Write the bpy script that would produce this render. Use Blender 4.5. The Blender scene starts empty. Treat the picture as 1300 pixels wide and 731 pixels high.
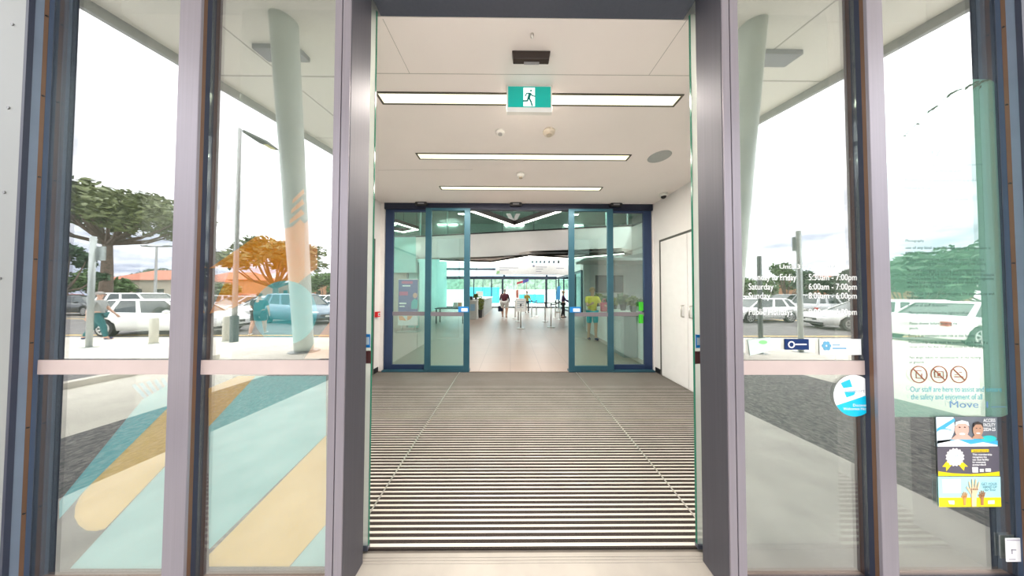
import bpy, bmesh, math, random
from mathutils import Vector, Matrix
random.seed(7)
SC = bpy.context.scene
COL = SC.collection
PI = math.pi

# ------------------------------------------------------------------ camera
FPX = 280.0
CAM = Vector((0, -1.15, 1.5))
PITCH, YAW, ROLL = 0.0198, 0.0069, 0.003
_f = Vector((math.sin(YAW)*math.cos(PITCH), math.cos(YAW)*math.cos(PITCH), math.sin(PITCH)))
_r = Vector((math.cos(YAW), -math.sin(YAW), 0))
_u = _r.cross(_f)
CR = _r*math.cos(ROLL) + _u*math.sin(ROLL)
CU = _u*math.cos(ROLL) - _r*math.sin(ROLL)
cam_d = bpy.data.cameras.new('camera')
cam = bpy.data.objects.new('camera', cam_d); COL.objects.link(cam)
cam_d.sensor_width = 36.0; cam_d.lens = 36.0*FPX/1300.0
cam_d.clip_start = 0.05; cam_d.clip_end = 500
m = Matrix.Identity(4)
for i in range(3):
    m[i][0] = CR[i]; m[i][1] = CU[i]; m[i][2] = -_f[i]; m[i][3] = CAM[i]
cam.matrix_world = m
SC.camera = cam

def ray(x, y):
    return _f*FPX + CR*(x-650) - CU*(y-365.5)
def P(x, y, d):
    """point measured at photograph position x,y on the vertical plane d metres in front of the camera"""
    r = ray(x, y); return CAM + r*(d/r.y)
def PX(x, d): return P(x, 371, d).x
def PZ(y, d, x=650): return P(x, y, d).z
def G(x, y, z):
    r = ray(x, y); return CAM + r*((z-CAM.z)/r.z)
def D(d): return d - 1.15
GS = 0.036
def gz(Y):                      # outdoor ground falls away from the building
    return max(GS*Y, -0.27)
def MX(x, d):                   # something seen mirrored in the front glass, d metres along the mirrored ray
    p = P(x, 371, d); return p.x, -(p.y)
def MZ(y, d, x=650): return P(x, y, d).z

# ------------------------------------------------------------------ materials
_mats = {}
def mat(name, col, rough=.5, metal=0., var=.05, scale=8., bump=0., emit=0., spec=.5, stretch=None):
    if name in _mats: return _mats[name]
    m = bpy.data.materials.new(name); m.use_nodes = True
    nt = m.node_tree; b = nt.nodes['Principled BSDF']
    b.inputs['Roughness'].default_value = rough
    b.inputs['Metallic'].default_value = metal
    b.inputs['Specular IOR Level'].default_value = spec
    tc = nt.nodes.new('ShaderNodeTexCoord')
    nz = nt.nodes.new('ShaderNodeTexNoise'); nz.inputs['Scale'].default_value = scale; nz.inputs['Detail'].default_value = 4
    if stretch:
        mp = nt.nodes.new('ShaderNodeMapping'); mp.inputs['Scale'].default_value = stretch
        nt.links.new(tc.outputs['Object'], mp.inputs[0]); nt.links.new(mp.outputs[0], nz.inputs['Vector'])
    else:
        nt.links.new(tc.outputs['Object'], nz.inputs['Vector'])
    rp = nt.nodes.new('ShaderNodeValToRGB')
    c0 = [max(0, c*(1-var)) for c in col]; c1 = [min(1, c*(1+var)) for c in col]
    rp.color_ramp.elements[0].color = (*c0, 1); rp.color_ramp.elements[0].position = .3
    rp.color_ramp.elements[1].color = (*c1, 1); rp.color_ramp.elements[1].position = .7
    nt.links.new(nz.outputs['Fac'], rp.inputs[0]); nt.links.new(rp.outputs[0], b.inputs['Base Color'])
    if bump:
        bp = nt.nodes.new('ShaderNodeBump'); bp.inputs['Strength'].default_value = bump; bp.inputs['Distance'].default_value = .01
        nt.links.new(nz.outputs['Fac'], bp.inputs['Height']); nt.links.new(bp.outputs[0], b.inputs['Normal'])
    if emit:
        nt.links.new(rp.outputs[0], b.inputs['Emission Color']); b.inputs['Emission Strength'].default_value = emit
    _mats[name] = m
    return m

def glass(name, fac, tint=(1, 1, 1), rough=0., gcol=(1, 1, 1)):
    if name in _mats: return _mats[name]
    m = bpy.data.materials.new(name); m.use_nodes = True
    nt = m.node_tree; nt.nodes.clear()
    out = nt.nodes.new('ShaderNodeOutputMaterial'); mx = nt.nodes.new('ShaderNodeMixShader')
    tr = nt.nodes.new('ShaderNodeBsdfTransparent'); tr.inputs[0].default_value = (*tint, 1)
    gl = nt.nodes.new('ShaderNodeBsdfGlossy'); gl.inputs['Roughness'].default_value = rough; gl.inputs[0].default_value = (*gcol, 1)
    nz = nt.nodes.new('ShaderNodeTexNoise'); nz.inputs['Scale'].default_value = .8
    mr = nt.nodes.new('ShaderNodeMapRange'); mr.inputs['To Min'].default_value = fac*.97; mr.inputs['To Max'].default_value = fac*1.03
    nt.links.new(nz.outputs['Fac'], mr.inputs['Value'])
    nt.links.new(mr.outputs[0], mx.inputs[0]); nt.links.new(tr.outputs[0], mx.inputs[1]); nt.links.new(gl.outputs[0], mx.inputs[2])
    nt.links.new(mx.outputs[0], out.inputs[0])
    _mats[name] = m
    return m

def wash_glass(name, wash, fac):
    """clear glass: mirror + see-through + a pale diffuse wash imitating doubled reflections"""
    m = glass(name, fac, (.95, .99, .975)); nt = m.node_tree
    out = [n for n in nt.nodes if n.type == 'OUTPUT_MATERIAL'][0]; last = out.inputs[0].links[0].from_node
    a = nt.nodes.new('ShaderNodeMixShader'); b = nt.nodes.new('ShaderNodeMixShader'); df = nt.nodes.new('ShaderNodeBsdfDiffuse'); tl = nt.nodes.new('ShaderNodeBsdfTranslucent')
    df.inputs[0].default_value = tl.inputs[0].default_value = (.88, .90, .86, 1)
    nt.links.new(df.outputs[0], b.inputs[1]); nt.links.new(tl.outputs[0], b.inputs[2]); a.inputs[0].default_value = wash
    nt.links.new(last.outputs[0], a.inputs[1]); nt.links.new(b.outputs[0], a.inputs[2]); nt.links.new(a.outputs[0], out.inputs[0])
    return m

def film(name, col, alpha):
    """coloured translucent vinyl / paper: part diffuse, part translucent, part see-through"""
    if name in _mats: return _mats[name]
    m = bpy.data.materials.new(name); m.use_nodes = True
    nt = m.node_tree; nt.nodes.clear()
    out = nt.nodes.new('ShaderNodeOutputMaterial'); mx = nt.nodes.new('ShaderNodeMixShader'); m2 = nt.nodes.new('ShaderNodeMixShader')
    tr = nt.nodes.new('ShaderNodeBsdfTransparent'); tr.inputs[0].default_value = (*[.5+.5*c for c in col], 1)
    df = nt.nodes.new('ShaderNodeBsdfDiffuse'); tl = nt.nodes.new('ShaderNodeBsdfTranslucent')
    nz = nt.nodes.new('ShaderNodeTexNoise'); nz.inputs['Scale'].default_value = 5
    rp = nt.nodes.new('ShaderNodeValToRGB')
    rp.color_ramp.elements[0].color = (*[c*.96 for c in col], 1); rp.color_ramp.elements[1].color = (*[min(1, c*1.04) for c in col], 1)
    nt.links.new(nz.outputs['Fac'], rp.inputs[0])
    nt.links.new(rp.outputs[0], df.inputs[0]); nt.links.new(rp.outputs[0], tl.inputs[0])
    m2.inputs[0].default_value = .18
    nt.links.new(df.outputs[0], m2.inputs[1]); nt.links.new(tl.outputs[0], m2.inputs[2])
    mx.inputs[0].default_value = alpha
    nt.links.new(tr.outputs[0], mx.inputs[1]); nt.links.new(m2.outputs[0], mx.inputs[2]); nt.links.new(mx.outputs[0], out.inputs[0])
    _mats[name] = m
    return m

def tiles(name, c1, c2, grout, size, rough=.35, msize=.012, h=None):
    if name in _mats: return _mats[name]
    m = bpy.data.materials.new(name); m.use_nodes = True
    nt = m.node_tree; b = nt.nodes['Principled BSDF']; b.inputs['Roughness'].default_value = rough
    tc = nt.nodes.new('ShaderNodeTexCoord'); br = nt.nodes.new('ShaderNodeTexBrick')
    br.offset = 0; br.inputs['Scale'].default_value = 1.0
    br.inputs['Color1'].default_value = (*c1, 1); br.inputs['Color2'].default_value = (*c2, 1); br.inputs['Mortar'].default_value = (*grout, 1)
    br.inputs['Mortar Size'].default_value = msize/2; br.inputs['Brick Width'].default_value = size; br.inputs['Row Height'].default_value = h or size
    nt.links.new(tc.outputs['Object'], br.inputs['Vector']); nt.links.new(br.outputs['Color'], b.inputs['Base Color'])
    _mats[name] = m
    return m

def speckle(name, cols, scale, rough=.9):
    if name in _mats: return _mats[name]
    m = bpy.data.materials.new(name); m.use_nodes = True
    nt = m.node_tree; b = nt.nodes['Principled BSDF']; b.inputs['Roughness'].default_value = rough
    tc = nt.nodes.new('ShaderNodeTexCoord'); vo = nt.nodes.new('ShaderNodeTexVoronoi'); vo.inputs['Scale'].default_value = scale
    rp = nt.nodes.new('ShaderNodeValToRGB')
    el = rp.color_ramp.elements
    el[0].color = (*cols[0], 1); el[1].color = (*cols[-1], 1)
    for i, c in enumerate(cols[1:-1]):
        e = el.new((i+1)/(len(cols)-1)); e.color = (*c, 1)
    nt.links.new(tc.outputs['Object'], vo.inputs['Vector']); nt.links.new(vo.outputs['Color'], rp.inputs[0]); nt.links.new(rp.outputs[0], b.inputs['Base Color'])
    _mats[name] = m
    return m

alu = mat('satin aluminium', (.24, .215, .245), .38, .25, .05, 3, stretch=(30, 30, .6))
slate = mat('slate powder coat', (.085, .095, .13), .33, .35, .05, 3, stretch=(20, 20, .5))
slate_lt = mat('slate post coat', (.085, .083, .10), .46, .45, .06, 3, stretch=(30, 30, .5))
navy = mat('navy gasket', (.02, .025, .05), .5)
bronze = mat('bronze reveal', (.16, .085, .05), .4, .3, .1, 4)
bluegrey = mat('blue grey reveal', (.16, .20, .27), .45, .2)
teal_fr = mat('inner door frame', (.035, .115, .16), .35, .3, .08, 3)
navy_fr = mat('inner door jamb', (.03, .055, .13), .35, .3, .08, 3)
black = mat('black plastic', (.012, .012, .014), .35)
white_p = mat('white plastic', (.8, .78, .74), .4)
white = mat('white vinyl', (.9, .9, .9), .5, 0, .02)
wallw = mat('white wall paint', (.82, .79, .78), .6, 0, .02, 2)
ceilw = mat('ceiling paint', (.88, .815, .79), .7, 0, .02, 1.5)
clad = mat('cladding grey', (.25, .26, .25), .5, .1, .05, 1.2)
conc = mat('pale concrete', (.68, .65, .60), .85, 0, .12, 3, .1)
conc_w = mat('white concrete', (.72, .68, .60), .85, 0, .08, 2, .1)
gravel = speckle('dark aggregate', [(.05, .05, .06), (.13, .125, .13), (.22, .20, .20), (.36, .33, .32)], 45)
asphalt = mat('asphalt', (.14, .13, .13), .9, 0, .25, 2.5, .2)
soff = tiles('soffit panels', (.86, .83, .74), (.87, .84, .75), (.5, .48, .43), 3.2, .7, .05)
G_OUT = glass('front glass', .30, (.95, .985, .97)); G_DIM = glass('added dimming glass', .04, (.56, .60, .58))
G_LEAF = wash_glass('sliding leaf glass', .45, .12)  # pale wash in the colour imitates the brighter look of overlapping panes
G_IN = glass('inner door glass', .10, (.80, .945, .91))
edge_g = mat('green glass edge', (.02, .16, .10), .15)
metal_b = mat('brushed steel', (.62, .60, .57), .28, .9, .04, 6)
chrome = mat('chrome', (.7, .7, .7), .12, 1.0, .02)

# ------------------------------------------------------------------ mesh helper
class MB:
    def __init__(s): s.v = []; s.f = []; s.mi = []; s.cur = 0
    def use(s, i): s.cur = i; return s
    def add(s, vs, fs):
        o = len(s.v); s.v += [tuple(p) for p in vs]
        for f in fs: s.f.append([o+i for i in f]); s.mi.append(s.cur)
        return s
    def box(s, x0, x1, y0, y1, z0, z1):
        if x0 > x1: x0, x1 = x1, x0
        if y0 > y1: y0, y1 = y1, y0
        if z0 > z1: z0, z1 = z1, z0
        return s.add([(x0,y0,z0),(x1,y0,z0),(x1,y1,z0),(x0,y1,z0),(x0,y0,z1),(x1,y0,z1),(x1,y1,z1),(x0,y1,z1)],
                     [(0,3,2,1),(4,5,6,7),(0,1,5,4),(1,2,6,5),(2,3,7,6),(3,0,4,7)])
    def hexa(s, lo, hi):         # two quads
        return s.add(list(lo)+list(hi), [(0,3,2,1),(4,5,6,7),(0,1,5,4),(1,2,6,5),(2,3,7,6),(3,0,4,7)])
    def cyl(s, p0, p1, r0, r1=None, n=16, caps=True):
        r1 = r0 if r1 is None else r1
        p0 = Vector(p0); p1 = Vector(p1); a = (p1-p0).normalized()
        t = Vector((0, 0, 1)) if abs(a.z) < .9 else Vector((1, 0, 0))
        u = a.cross(t).normalized(); w = a.cross(u)
        vs = []
        for p, r in ((p0, r0), (p1, r1)):
            for i in range(n):
                an = 2*PI*i/n; vs.append(p + u*(r*math.cos(an)) + w*(r*math.sin(an)))
        fs = [(i, (i+1) % n, n+(i+1) % n, n+i) for i in range(n)]
        if caps: fs += [tuple(range(n))[::-1], tuple(range(n, 2*n))]
        return s.add(vs, fs)
    def tube(s, pts, r, n=8):
        for i in range(len(pts)-1):
            ra = r[i] if isinstance(r, (list, tuple)) else r; rb = r[i+1] if isinstance(r, (list, tuple)) else r
            s.cyl(pts[i], pts[i+1], ra, rb, n)
        return s
    def lathe(s, prof, c=(0, 0, 0), n=24):
        vs = []
        for (r, z) in prof:
            for i in range(n):
                a = 2*PI*i/n; vs.append((c[0]+r*math.cos(a), c[1]+r*math.sin(a), c[2]+z))
        fs = []
        for k in range(len(prof)-1):
            for i in range(n): fs.append((k*n+i, k*n+(i+1) % n, (k+1)*n+(i+1) % n, (k+1)*n+i))
        fs.append(tuple(range(n))[::-1]); fs.append(tuple((len(prof)-1)*n+i for i in range(n)))
        return s.add(vs, fs)
    def ball(s, c, r, n=14, k=9, sq=(1, 1, 1)):
        vs = [(c[0], c[1], c[2]-r*sq[2])]
        for j in range(1, k):
            t = -PI/2 + PI*j/k
            for i in range(n):
                a = 2*PI*i/n
                vs.append((c[0]+r*sq[0]*math.cos(t)*math.cos(a), c[1]+r*sq[1]*math.cos(t)*math.sin(a), c[2]+r*sq[2]*math.sin(t)))
        vs.append((c[0], c[1], c[2]+r*sq[2]))
        fs = [(0, 1+(i+1) % n, 1+i) for i in range(n)]
        for j in range(k-2):
            for i in range(n): fs.append((1+j*n+i, 1+j*n+(i+1) % n, 1+(j+1)*n+(i+1) % n, 1+(j+1)*n+i))
        e = len(vs)-1; o = 1+(k-2)*n
        fs += [(e, o+i, o+(i+1) % n) for i in range(n)]
        return s.add(vs, fs)
    def slab(s, pts, y0, y1):    # outline in XZ given thickness in Y
        n = len(pts)
        vs = [(p[0], y0, p[1]) for p in pts]+[(p[0], y1, p[1]) for p in pts]
        fs = [tuple(range(n)), tuple(range(n, 2*n))[::-1]]+[(i, n+i, n+(i+1) % n, (i+1) % n) for i in range(n)]
        return s.add(vs, fs)
    def plate(s, pts, z0, z1):   # outline in XY given thickness in Z
        n = len(pts)
        vs = [(p[0], p[1], z0) for p in pts]+[(p[0], p[1], z1) for p in pts]
        fs = [tuple(range(n))[::-1], tuple(range(n, 2*n))]+[(i, (i+1) % n, n+(i+1) % n, n+i) for i in range(n)]
        return s.add(vs, fs)
    def build(s, name, mats, parent=None, smooth=False, bevel=0., local=False):
        me = bpy.data.meshes.new(name)
        off = Vector((0, 0, 0))
        q = parent
        while q is not None and not local:
            off += q.location; q = q.parent
        me.from_pydata([Vector(p)-off for p in s.v], [], s.f)
        ml = mats if isinstance(mats, (list, tuple)) else [mats]
        for mm in ml: me.materials.append(mm)
        if len(ml) > 1: me.polygons.foreach_set('material_index', s.mi)
        if smooth: me.polygons.foreach_set('use_smooth', [True]*len(me.polygons))
        me.update()
        bm = bmesh.new(); bm.from_mesh(me)
        if not name.startswith(('foliage', 'leaves')): bmesh.ops.recalc_face_normals(bm, faces=bm.faces)
        bm.to_mesh(me); bm.free()
        o = bpy.data.objects.new(name, me); COL.objects.link(o)
        if parent is not None: o.parent = parent
        if bevel:
            b = o.modifiers.new('bevel', 'BEVEL'); b.width = bevel; b.segments = 2; b.limit_method = 'ANGLE'
        return o

def empty(name, loc, rz=0.):
    o = bpy.data.objects.new(name, None); COL.objects.link(o); o.location = loc; o.rotation_euler = (0, 0, rz); o.empty_display_size = .1
    return o
def tag(o, label=None, cat=None, group=None, kind=None):
    if label: o['label'] = label
    if cat: o['category'] = cat
    if group: o['group'] = group
    if kind: o['kind'] = kind
    return o
def thing(name, loc, label, cat, group=None, rz=0.):
    return tag(empty(name, loc, rz), label, cat, group)
def struct(o, label=None, cat=None): return tag(o, label, cat, kind='structure')
def copy_tree(o, parent=None):
    c = o.copy(); COL.objects.link(c); c.parent = parent
    for ch in list(o.children): copy_tree(ch, c)
    return c

def text_verts(body, size, align='LEFT', bold=0., width=None):
    cu = bpy.data.curves.new('txt', 'FONT'); cu.body = body; cu.size = size; cu.align_x = align; cu.offset = bold; cu.resolution_u = 3
    o = bpy.data.objects.new('txt', cu); COL.objects.link(o)
    dg = bpy.context.evaluated_depsgraph_get(); dg.update()
    me = o.evaluated_get(dg).to_mesh()
    vs = [v.co.copy() for v in me.vertices]; fs = [tuple(p.vertices) for p in me.polygons]
    o.evaluated_get(dg).to_mesh_clear()
    bpy.data.objects.remove(o); bpy.data.curves.remove(cu)
    if width and vs:
        x0 = min(v.x for v in vs); x1 = max(v.x for v in vs)
        k = width/(x1-x0)
        for v in vs: v.x *= k
    return vs, fs
def add_text(mb, body, px, py, hpx, d, yoff=0., align='LEFT', bold=0., wpx=None):
    """flat lettering on the vertical plane at depth d; cap height hpx"""
    s = d/FPX
    vs, fs = text_verts(body, hpx*s/.70, align, bold, wpx*s if wpx else None)
    p = P(px, py, d)
    mb.add([(p.x+v.x, p.y+yoff, p.z+v.y) for v in vs], [f for f in fs])
    return mb

def clip_rect(poly, x0, x1, y0, y1):
    def cl(pts, ins, inter):
        out = []
        for i in range(len(pts)):
            a, b = pts[i-1], pts[i]
            if ins(b):
                if not ins(a): out.append(inter(a, b))
                out.append(b)
            elif ins(a): out.append(inter(a, b))
        return out
    def ix(x): return lambda a, b: (x, a[1]+(b[1]-a[1])*(x-a[0])/(b[0]-a[0]))
    def iy(y): return lambda a, b: (a[0]+(b[0]-a[0])*(y-a[1])/(b[1]-a[1]), y)
    for ins, it in ((lambda p: p[0] >= x0, ix(x0)), (lambda p: p[0] <= x1, ix(x1)), (lambda p: p[1] >= y0, iy(y0)), (lambda p: p[1] <= y1, iy(y1))):
        poly = cl(poly, ins, it)
        if not poly: return []
    return poly

# ================================================================== FACADE
YG = 0.0                 # fixed glass plane
YF = -0.045              # front of mullions and posts
dG = 1.15
XL, XR = -2.40, 2.62
M1 = (-1.685, -1.579); M2 = (1.847, 1.930)
PL = (-.896, -.813); PR = (1.081, 1.167)
ZT = 3.42
YD = D(1.317)

def mullion(x0, x1, label, inner):
    o = MB().box(x0, x1, YF, YF+.012, 0, ZT).build('mullion', alu, bevel=.002)
    struct(o, label, 'mullion')
    a, b = x0+.001, x1-.001
    MB().box(a, b, YF+.012, YG-.020, 0, ZT).build('reveal', bronze, o)
    MB().box(a-.0005, b+.0005, YG-.020, YG+.03, 0, ZT).build('gasket', navy, o)
mullion(*M1, 'silver aluminium mullion between the two left windows', 1)
mullion(*M2, 'silver aluminium mullion between the two right windows', -1)

def post(x0, x1, inner_right, label):
    xa = x0 if inner_right else x1
    o = MB().box(x0, x1, YF, D(1.2576), 0, ZT).build('door_post', slate_lt, bevel=.003)
    struct(o, label, 'door post')
    w = (x1-x0)
    c = MB()
    c.box(x0+.002, x0+w*.44, YF-.006, YF, 0, ZT); c.box(x0+w*.5, x1-.002, YF-.006, YF, 0, ZT)
    c.build('cover_strip', alu, o, bevel=.001)
post(*PL, True, 'thick grey metal post on the left side of the open entrance')
post(*PR, False, 'thick grey metal post on the right side of the open entrance')

# header over the door opening and head beam over the windows
struct(MB().box(PL[1], PR[0], YF+.02, D(1.317)+.029, 3.216, ZT).build('door_header', slate, bevel=.003), 'dark slate header beam over the open entrance', 'header')
struct(MB().box(XL-.05, XR+.05, YF-.03, .25, ZT, ZT+.22).build('head_beam', slate, bevel=.004), 'slate beam along the top of the front glazing', 'beam')

def jamb(x, s, label):
    # receding reveal in bands, s = direction away from the glass
    o = MB().box(x, x+s*.011, D(1.0995), D(1.122), 0, ZT).build('window_jamb', bluegrey)
    struct(o, label, 'jamb')
    MB().box(x+s*.001, x+s*.09, D(1.122), D(1.134), 0, ZT).build('reveal', bronze, o)
    MB().box(x, x+s*.09, D(1.134), D(1.146), 0, ZT).build('glazing_bead', mat('bead blue', (.05, .075, .13), .45, .2), o)
    MB().box(x-s*.003, x+s*.011, D(1.0845), D(1.0995), 0, ZT).build('gasket', navy, o)
    MB().box(x, x+s*.09, D(1.146), D(1.21), 0, ZT).build('backing', slate, o)
    sc = MB()
    for k in range(7):
        z = .4+k*.42
        sc.cyl((x-s*.0025, D(1.128), z), (x+s*.002, D(1.128), z), .004, n=8)
    sc.build('screw', black, o)
jamb(XL, -1, 'dark jamb between grey cladding and the far left window')
jamb(XR, 1, 'dark jamb at the right end of the front glazing')

def clad_wall(x0, x1, name, label):
    o = MB().box(x0, x1, D(1.085), .3, -.05, ZT+.22).build(name, clad)
    struct(o, label, 'wall')
    r = MB()
    xe = x1 if x0 < 0 else x0
    sg = -1 if x0 < 0 else 1
    for k in range(8):
        for q in (.06, .5):
            r.cyl((xe+sg*q, D(1.085)-.003, .3+k*.42), (xe+sg*q, D(1.085), .3+k*.42), .007, n=10)
    r.build('rivet', mat('rivet', (.2, .2, .2), .4, .5), o)
    return o
clad_wall(-7.5, XL-.012, 'wall_front_left', 'grey riveted cladding at the left edge of the entrance')
clad_wall(XR+.012, 8, 'wall_front_right', 'grey riveted cladding right of the entrance glazing')
struct(MB().box(-10, 10, -.02, .3, ZT+.22, 7.2).build('wall_front_upper', clad), 'grey cladding above the entrance glazing', 'wall')

band_m = mat('beige band', (.52, .42, .395), .5, 0, .04)
sill_m = mat('bronze sill', (.42, .30, .25), .4, .3)
def window(n, x0, x1, label, band=True):
    w = empty('window_%d' % n, ((x0+x1)/2, 0, 0)); struct(w, label, 'window')
    MB().box(x0, x1, YG-.003, YG+.003, .038, ZT).build('glass_pane', G_OUT, w)
    MB().box(x0, x1, YG+.0245, YG+.0275, .038, ZT).build('added_dim_pane', G_DIM, w)  # added dark layer that dims the interior showing through the window
    MB().box(x0, x1, YF+.004, YG+.03, 0, .036).build('sill_rail', sill_m, w, bevel=.002)
    MB().box(x0, x1, YG-.012, YG+.012, .036, .044).build('gasket', navy, w)
    if band:
        MB().box(x0, x1, YG-.0060, YG-.0040, PZ(475, dG), PZ(457, dG)).build('safety_band', band_m, w)
window(1, XL, M1[0], 'tall fixed window at the far left with car park reflections and coloured stripes')
window(2, M1[1], PL[0], 'tall fixed window beside the left door post with a teal disc graphic')
window(3, PR[1], M2[0], 'tall fixed window beside the right door post carrying opening hours')
window(4, M2[1], XR, 'tall fixed window at the far right behind the mint rules sheet', band=False)

# threshold
t = MB(); x0, x1 = PL[1]-.04, PR[0]+.04
t.box(x0, x1, YF-.30, D(1.300), -.02, .001)
for k in range(9):
    yy = YF-.02+k*.014 if k < 6 else D(1.25)+(k-6)*.014
    t.box(x0, x1, yy, yy+.006, .001, .003)
o = t.build('threshold', mat('threshold aluminium', (.40, .37, .335), .45, .2, .10, 4)); struct(o, 'pale ribbed aluminium threshold across the open entrance', 'threshold')

# sliding leaves of the front entrance, parked behind the fixed windows
def leaf(n, x0, x1, s, label):
    w = empty('door_%d' % n, ((x0+x1)/2, YD, 0)); struct(w, label, 'sliding door')
    MB().box(x0, x1, YD-.005, YD+.005, .03, 3.21).build('glass_pane', G_LEAF, w)
    xe = x1 if s < 0 else x0
    MB().box(xe-.0012, xe+.0012, YD-.006, YD+.006, .03, 3.21).build('glass_edge', edge_g, w)
    MB().box(x0, x1, YD-.012, YD+.012, .008, .032).build('bottom_rail', slate, w)
    MB().box(x0, x1, YD-.0078, YD-.0058, PZ(461, 1.317), PZ(445, 1.317)).build('safety_band', mat('plum band', (.10, .035, .035), .5), w)
    a, b = (x1-.10, x1-.006) if s < 0 else (x0+.006, x0+.10)
    st = MB().box(a, b, YD-.008, YD-.0055, PZ(441, 1.317), PZ(424, 1.317)).build('blue_sticker', mat('sticker blue', (.01, .22, .62), .4), w)
    c = (a+b)/2; zc = PZ(432.5, 1.317)
    q = (x1-.042, x1-.01) if s < 0 else (x0+.012, x0+.05)
    MB().box(q[0], q[1], YD-.0095, YD-.0082, zc-.022, zc+.022).build('sticker_panel', mat('sticker pale blue', (.62, .78, .88), .5), st)
leaf(1, PX(299, 1.317), PX(473, 1.317), -1, 'frameless glass sliding leaf parked behind the left window')
leaf(2, PX(880, 1.317), PX(1057, 1.317), 1, 'frameless glass sliding leaf parked behind the right window')

# ================================================================== CORRIDOR
CXL, CXR, CZ = -2.5, 2.77, 3.215
dI = 4.24; YI = D(dI)
struct(MB().box(CXL-.12, CXL, .25, YI+.05, 0, CZ).build('wall_left', wallw), 'white left wall of the entrance airlock', 'wall')
struct(MB().box(CXR, CXR+.12, .25, YI+.05, 0, CZ).build('wall_right', wallw), 'white right wall of the entrance airlock', 'wall')
struct(MB().box(CXL-.12, CXR+.12, D(1.317)+.03, YI+.1, CZ, CZ+.15).build('ceiling', ceilw), 'off white plasterboard ceiling of the entrance airlock', 'ceiling')
struct(MB().box(CXL-.12, CXL, .03, .25, 0, CZ).build('wall_left_return', wallw), 'short white return wall behind the far left window', 'wall')
struct(MB().box(CXR, CXR+.12, .03, .25, 0, CZ).build('wall_right_return', wallw), 'short white return wall behind the far right window', 'wall')
struct(MB().box(CXL-.1, CXR+.1, .0, YI-.02, -.12, -.012).build('floor', mat('screed', (.2, .18, .16), .8)), 'screed floor under the entrance matting', 'floor')
# ceiling joints
j = MB()
def joint(a, b):
    p = G(*a, CZ); q = G(*b, CZ); v = (q-p).normalized(); n_ = Vector((-v.y, v.x, 0))*.002
    j.hexa([(*(p+n_).xy, CZ-.001), (*(p-n_).xy, CZ-.001), (*(q-n_).xy, CZ-.001), (*(q+n_).xy, CZ-.001)],
           [(*(p+n_).xy, CZ), (*(p-n_).xy, CZ), (*(q-n_).xy, CZ), (*(q+n_).xy, CZ)])
joint((486, 24), (520, 93)); joint((873, 24), (824, 95)); joint((470, 93), (885, 96)); joint((600, 215), (480, 216)); 
struct(j.build('trim_1', mat('joint shadow line', (.45, .42, .40), .8)), 'fine joint lines in the airlock ceiling', 'trim')

# mats
carpet = speckle('mat carpet', [(.018, .012, .01), (.035, .025, .02), (.07, .05, .04)], 300)
rail_m = mat('mat rail', (.86, .82, .76), .35, .35, .1, 3)
y0, y1 = D(1.325), YI-.06
def matting(x0, x1, label):
    w = thing('entrance_mat', ((x0+x1)/2, (y0+y1)/2, -.012), label, 'mat', 'entrance mats in the airlock floor')
    MB().box(x0, x1, y0, y1, -.012, -.002).build('carpet_base', carpet, w)
    r = MB(); cp = MB(); n = int((y1-y0)/.035)
    for k in range(n):
        y = y0+.01+k*.035
        r.box(x0+.006, x1-.006, y, y+.018, -.004, -.0015)
        cp.box(x0+.006, x1-.006, y+.0185, y+.0345, -.004, .0022)
    r.build('rails', rail_m, w); cp.build('carpet_inserts', carpet, w)
    MB().box(x0, x0+.006, y0, y1, -.004, .003).build('edge_trim', metal_b, w); MB().box(x1-.006, x1, y0, y1, -.004, .003).build('edge_trim', metal_b, w)
xa, xb = -.95, 1.24
matting(CXL+.002, xa, 'striped aluminium and carpet mat along the white left wall')
matting(xa, xb, 'striped aluminium and carpet mat in the middle of the airlock')
matting(xb, CXR-.002, 'striped aluminium and carpet mat along the white right wall')

# ceiling lights
led = mat('warm led diffuser', (1, .97, .74), .5, 0, .01, emit=.62)
for i, (d, lab) in enumerate(((1.923, 'linear ceiling light behind the exit sign, nearest the entrance'),
                              (2.755, 'linear ceiling light between the exit sign and the furthest strip'),
                              (3.60, 'linear ceiling light nearest the inner doors'))):
    xa_, xb_ = PX(480 if i == 0 else (530 if i == 1 else 559), d), PX(862 if i == 0 else (798 if i == 1 else 763), d)
    Y = D(d); hw = .05
    w = thing('ceiling_light', ((xa_+xb_)/2, Y, CZ), lab, 'ceiling light', 'linear lights in the airlock ceiling')
    fr = MB()
    fr.box(xa_-.02, xb_+.02, Y-hw-.012, Y-hw, CZ-.008, CZ); fr.box(xa_-.02, xb_+.02, Y+hw, Y+hw+.012, CZ-.008, CZ)
    fr.box(xa_-.02, xa_, Y-hw, Y+hw, CZ-.008, CZ); fr.box(xb_, xb_+.02, Y-hw, Y+hw, CZ-.008, CZ)
    fr.build('frame', mat('light frame', (.10, .09, .07), .4, .3), w)
    MB().box(xa_, xb_, Y-hw, Y+hw, CZ-.004, CZ-.001).build('diffuser', led, w)
    L = bpy.data.lights.new('strip_lamp', 'AREA'); L.shape = 'RECTANGLE'; L.size = xb_-xa_; L.size_y = .09; L.energy = 27; L.color = (1, .91, .80)
    lo = bpy.data.objects.new('strip_lamp', L); COL.objects.link(lo); lo.parent = w; lo.location = (0, 0, -.012)

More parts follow.
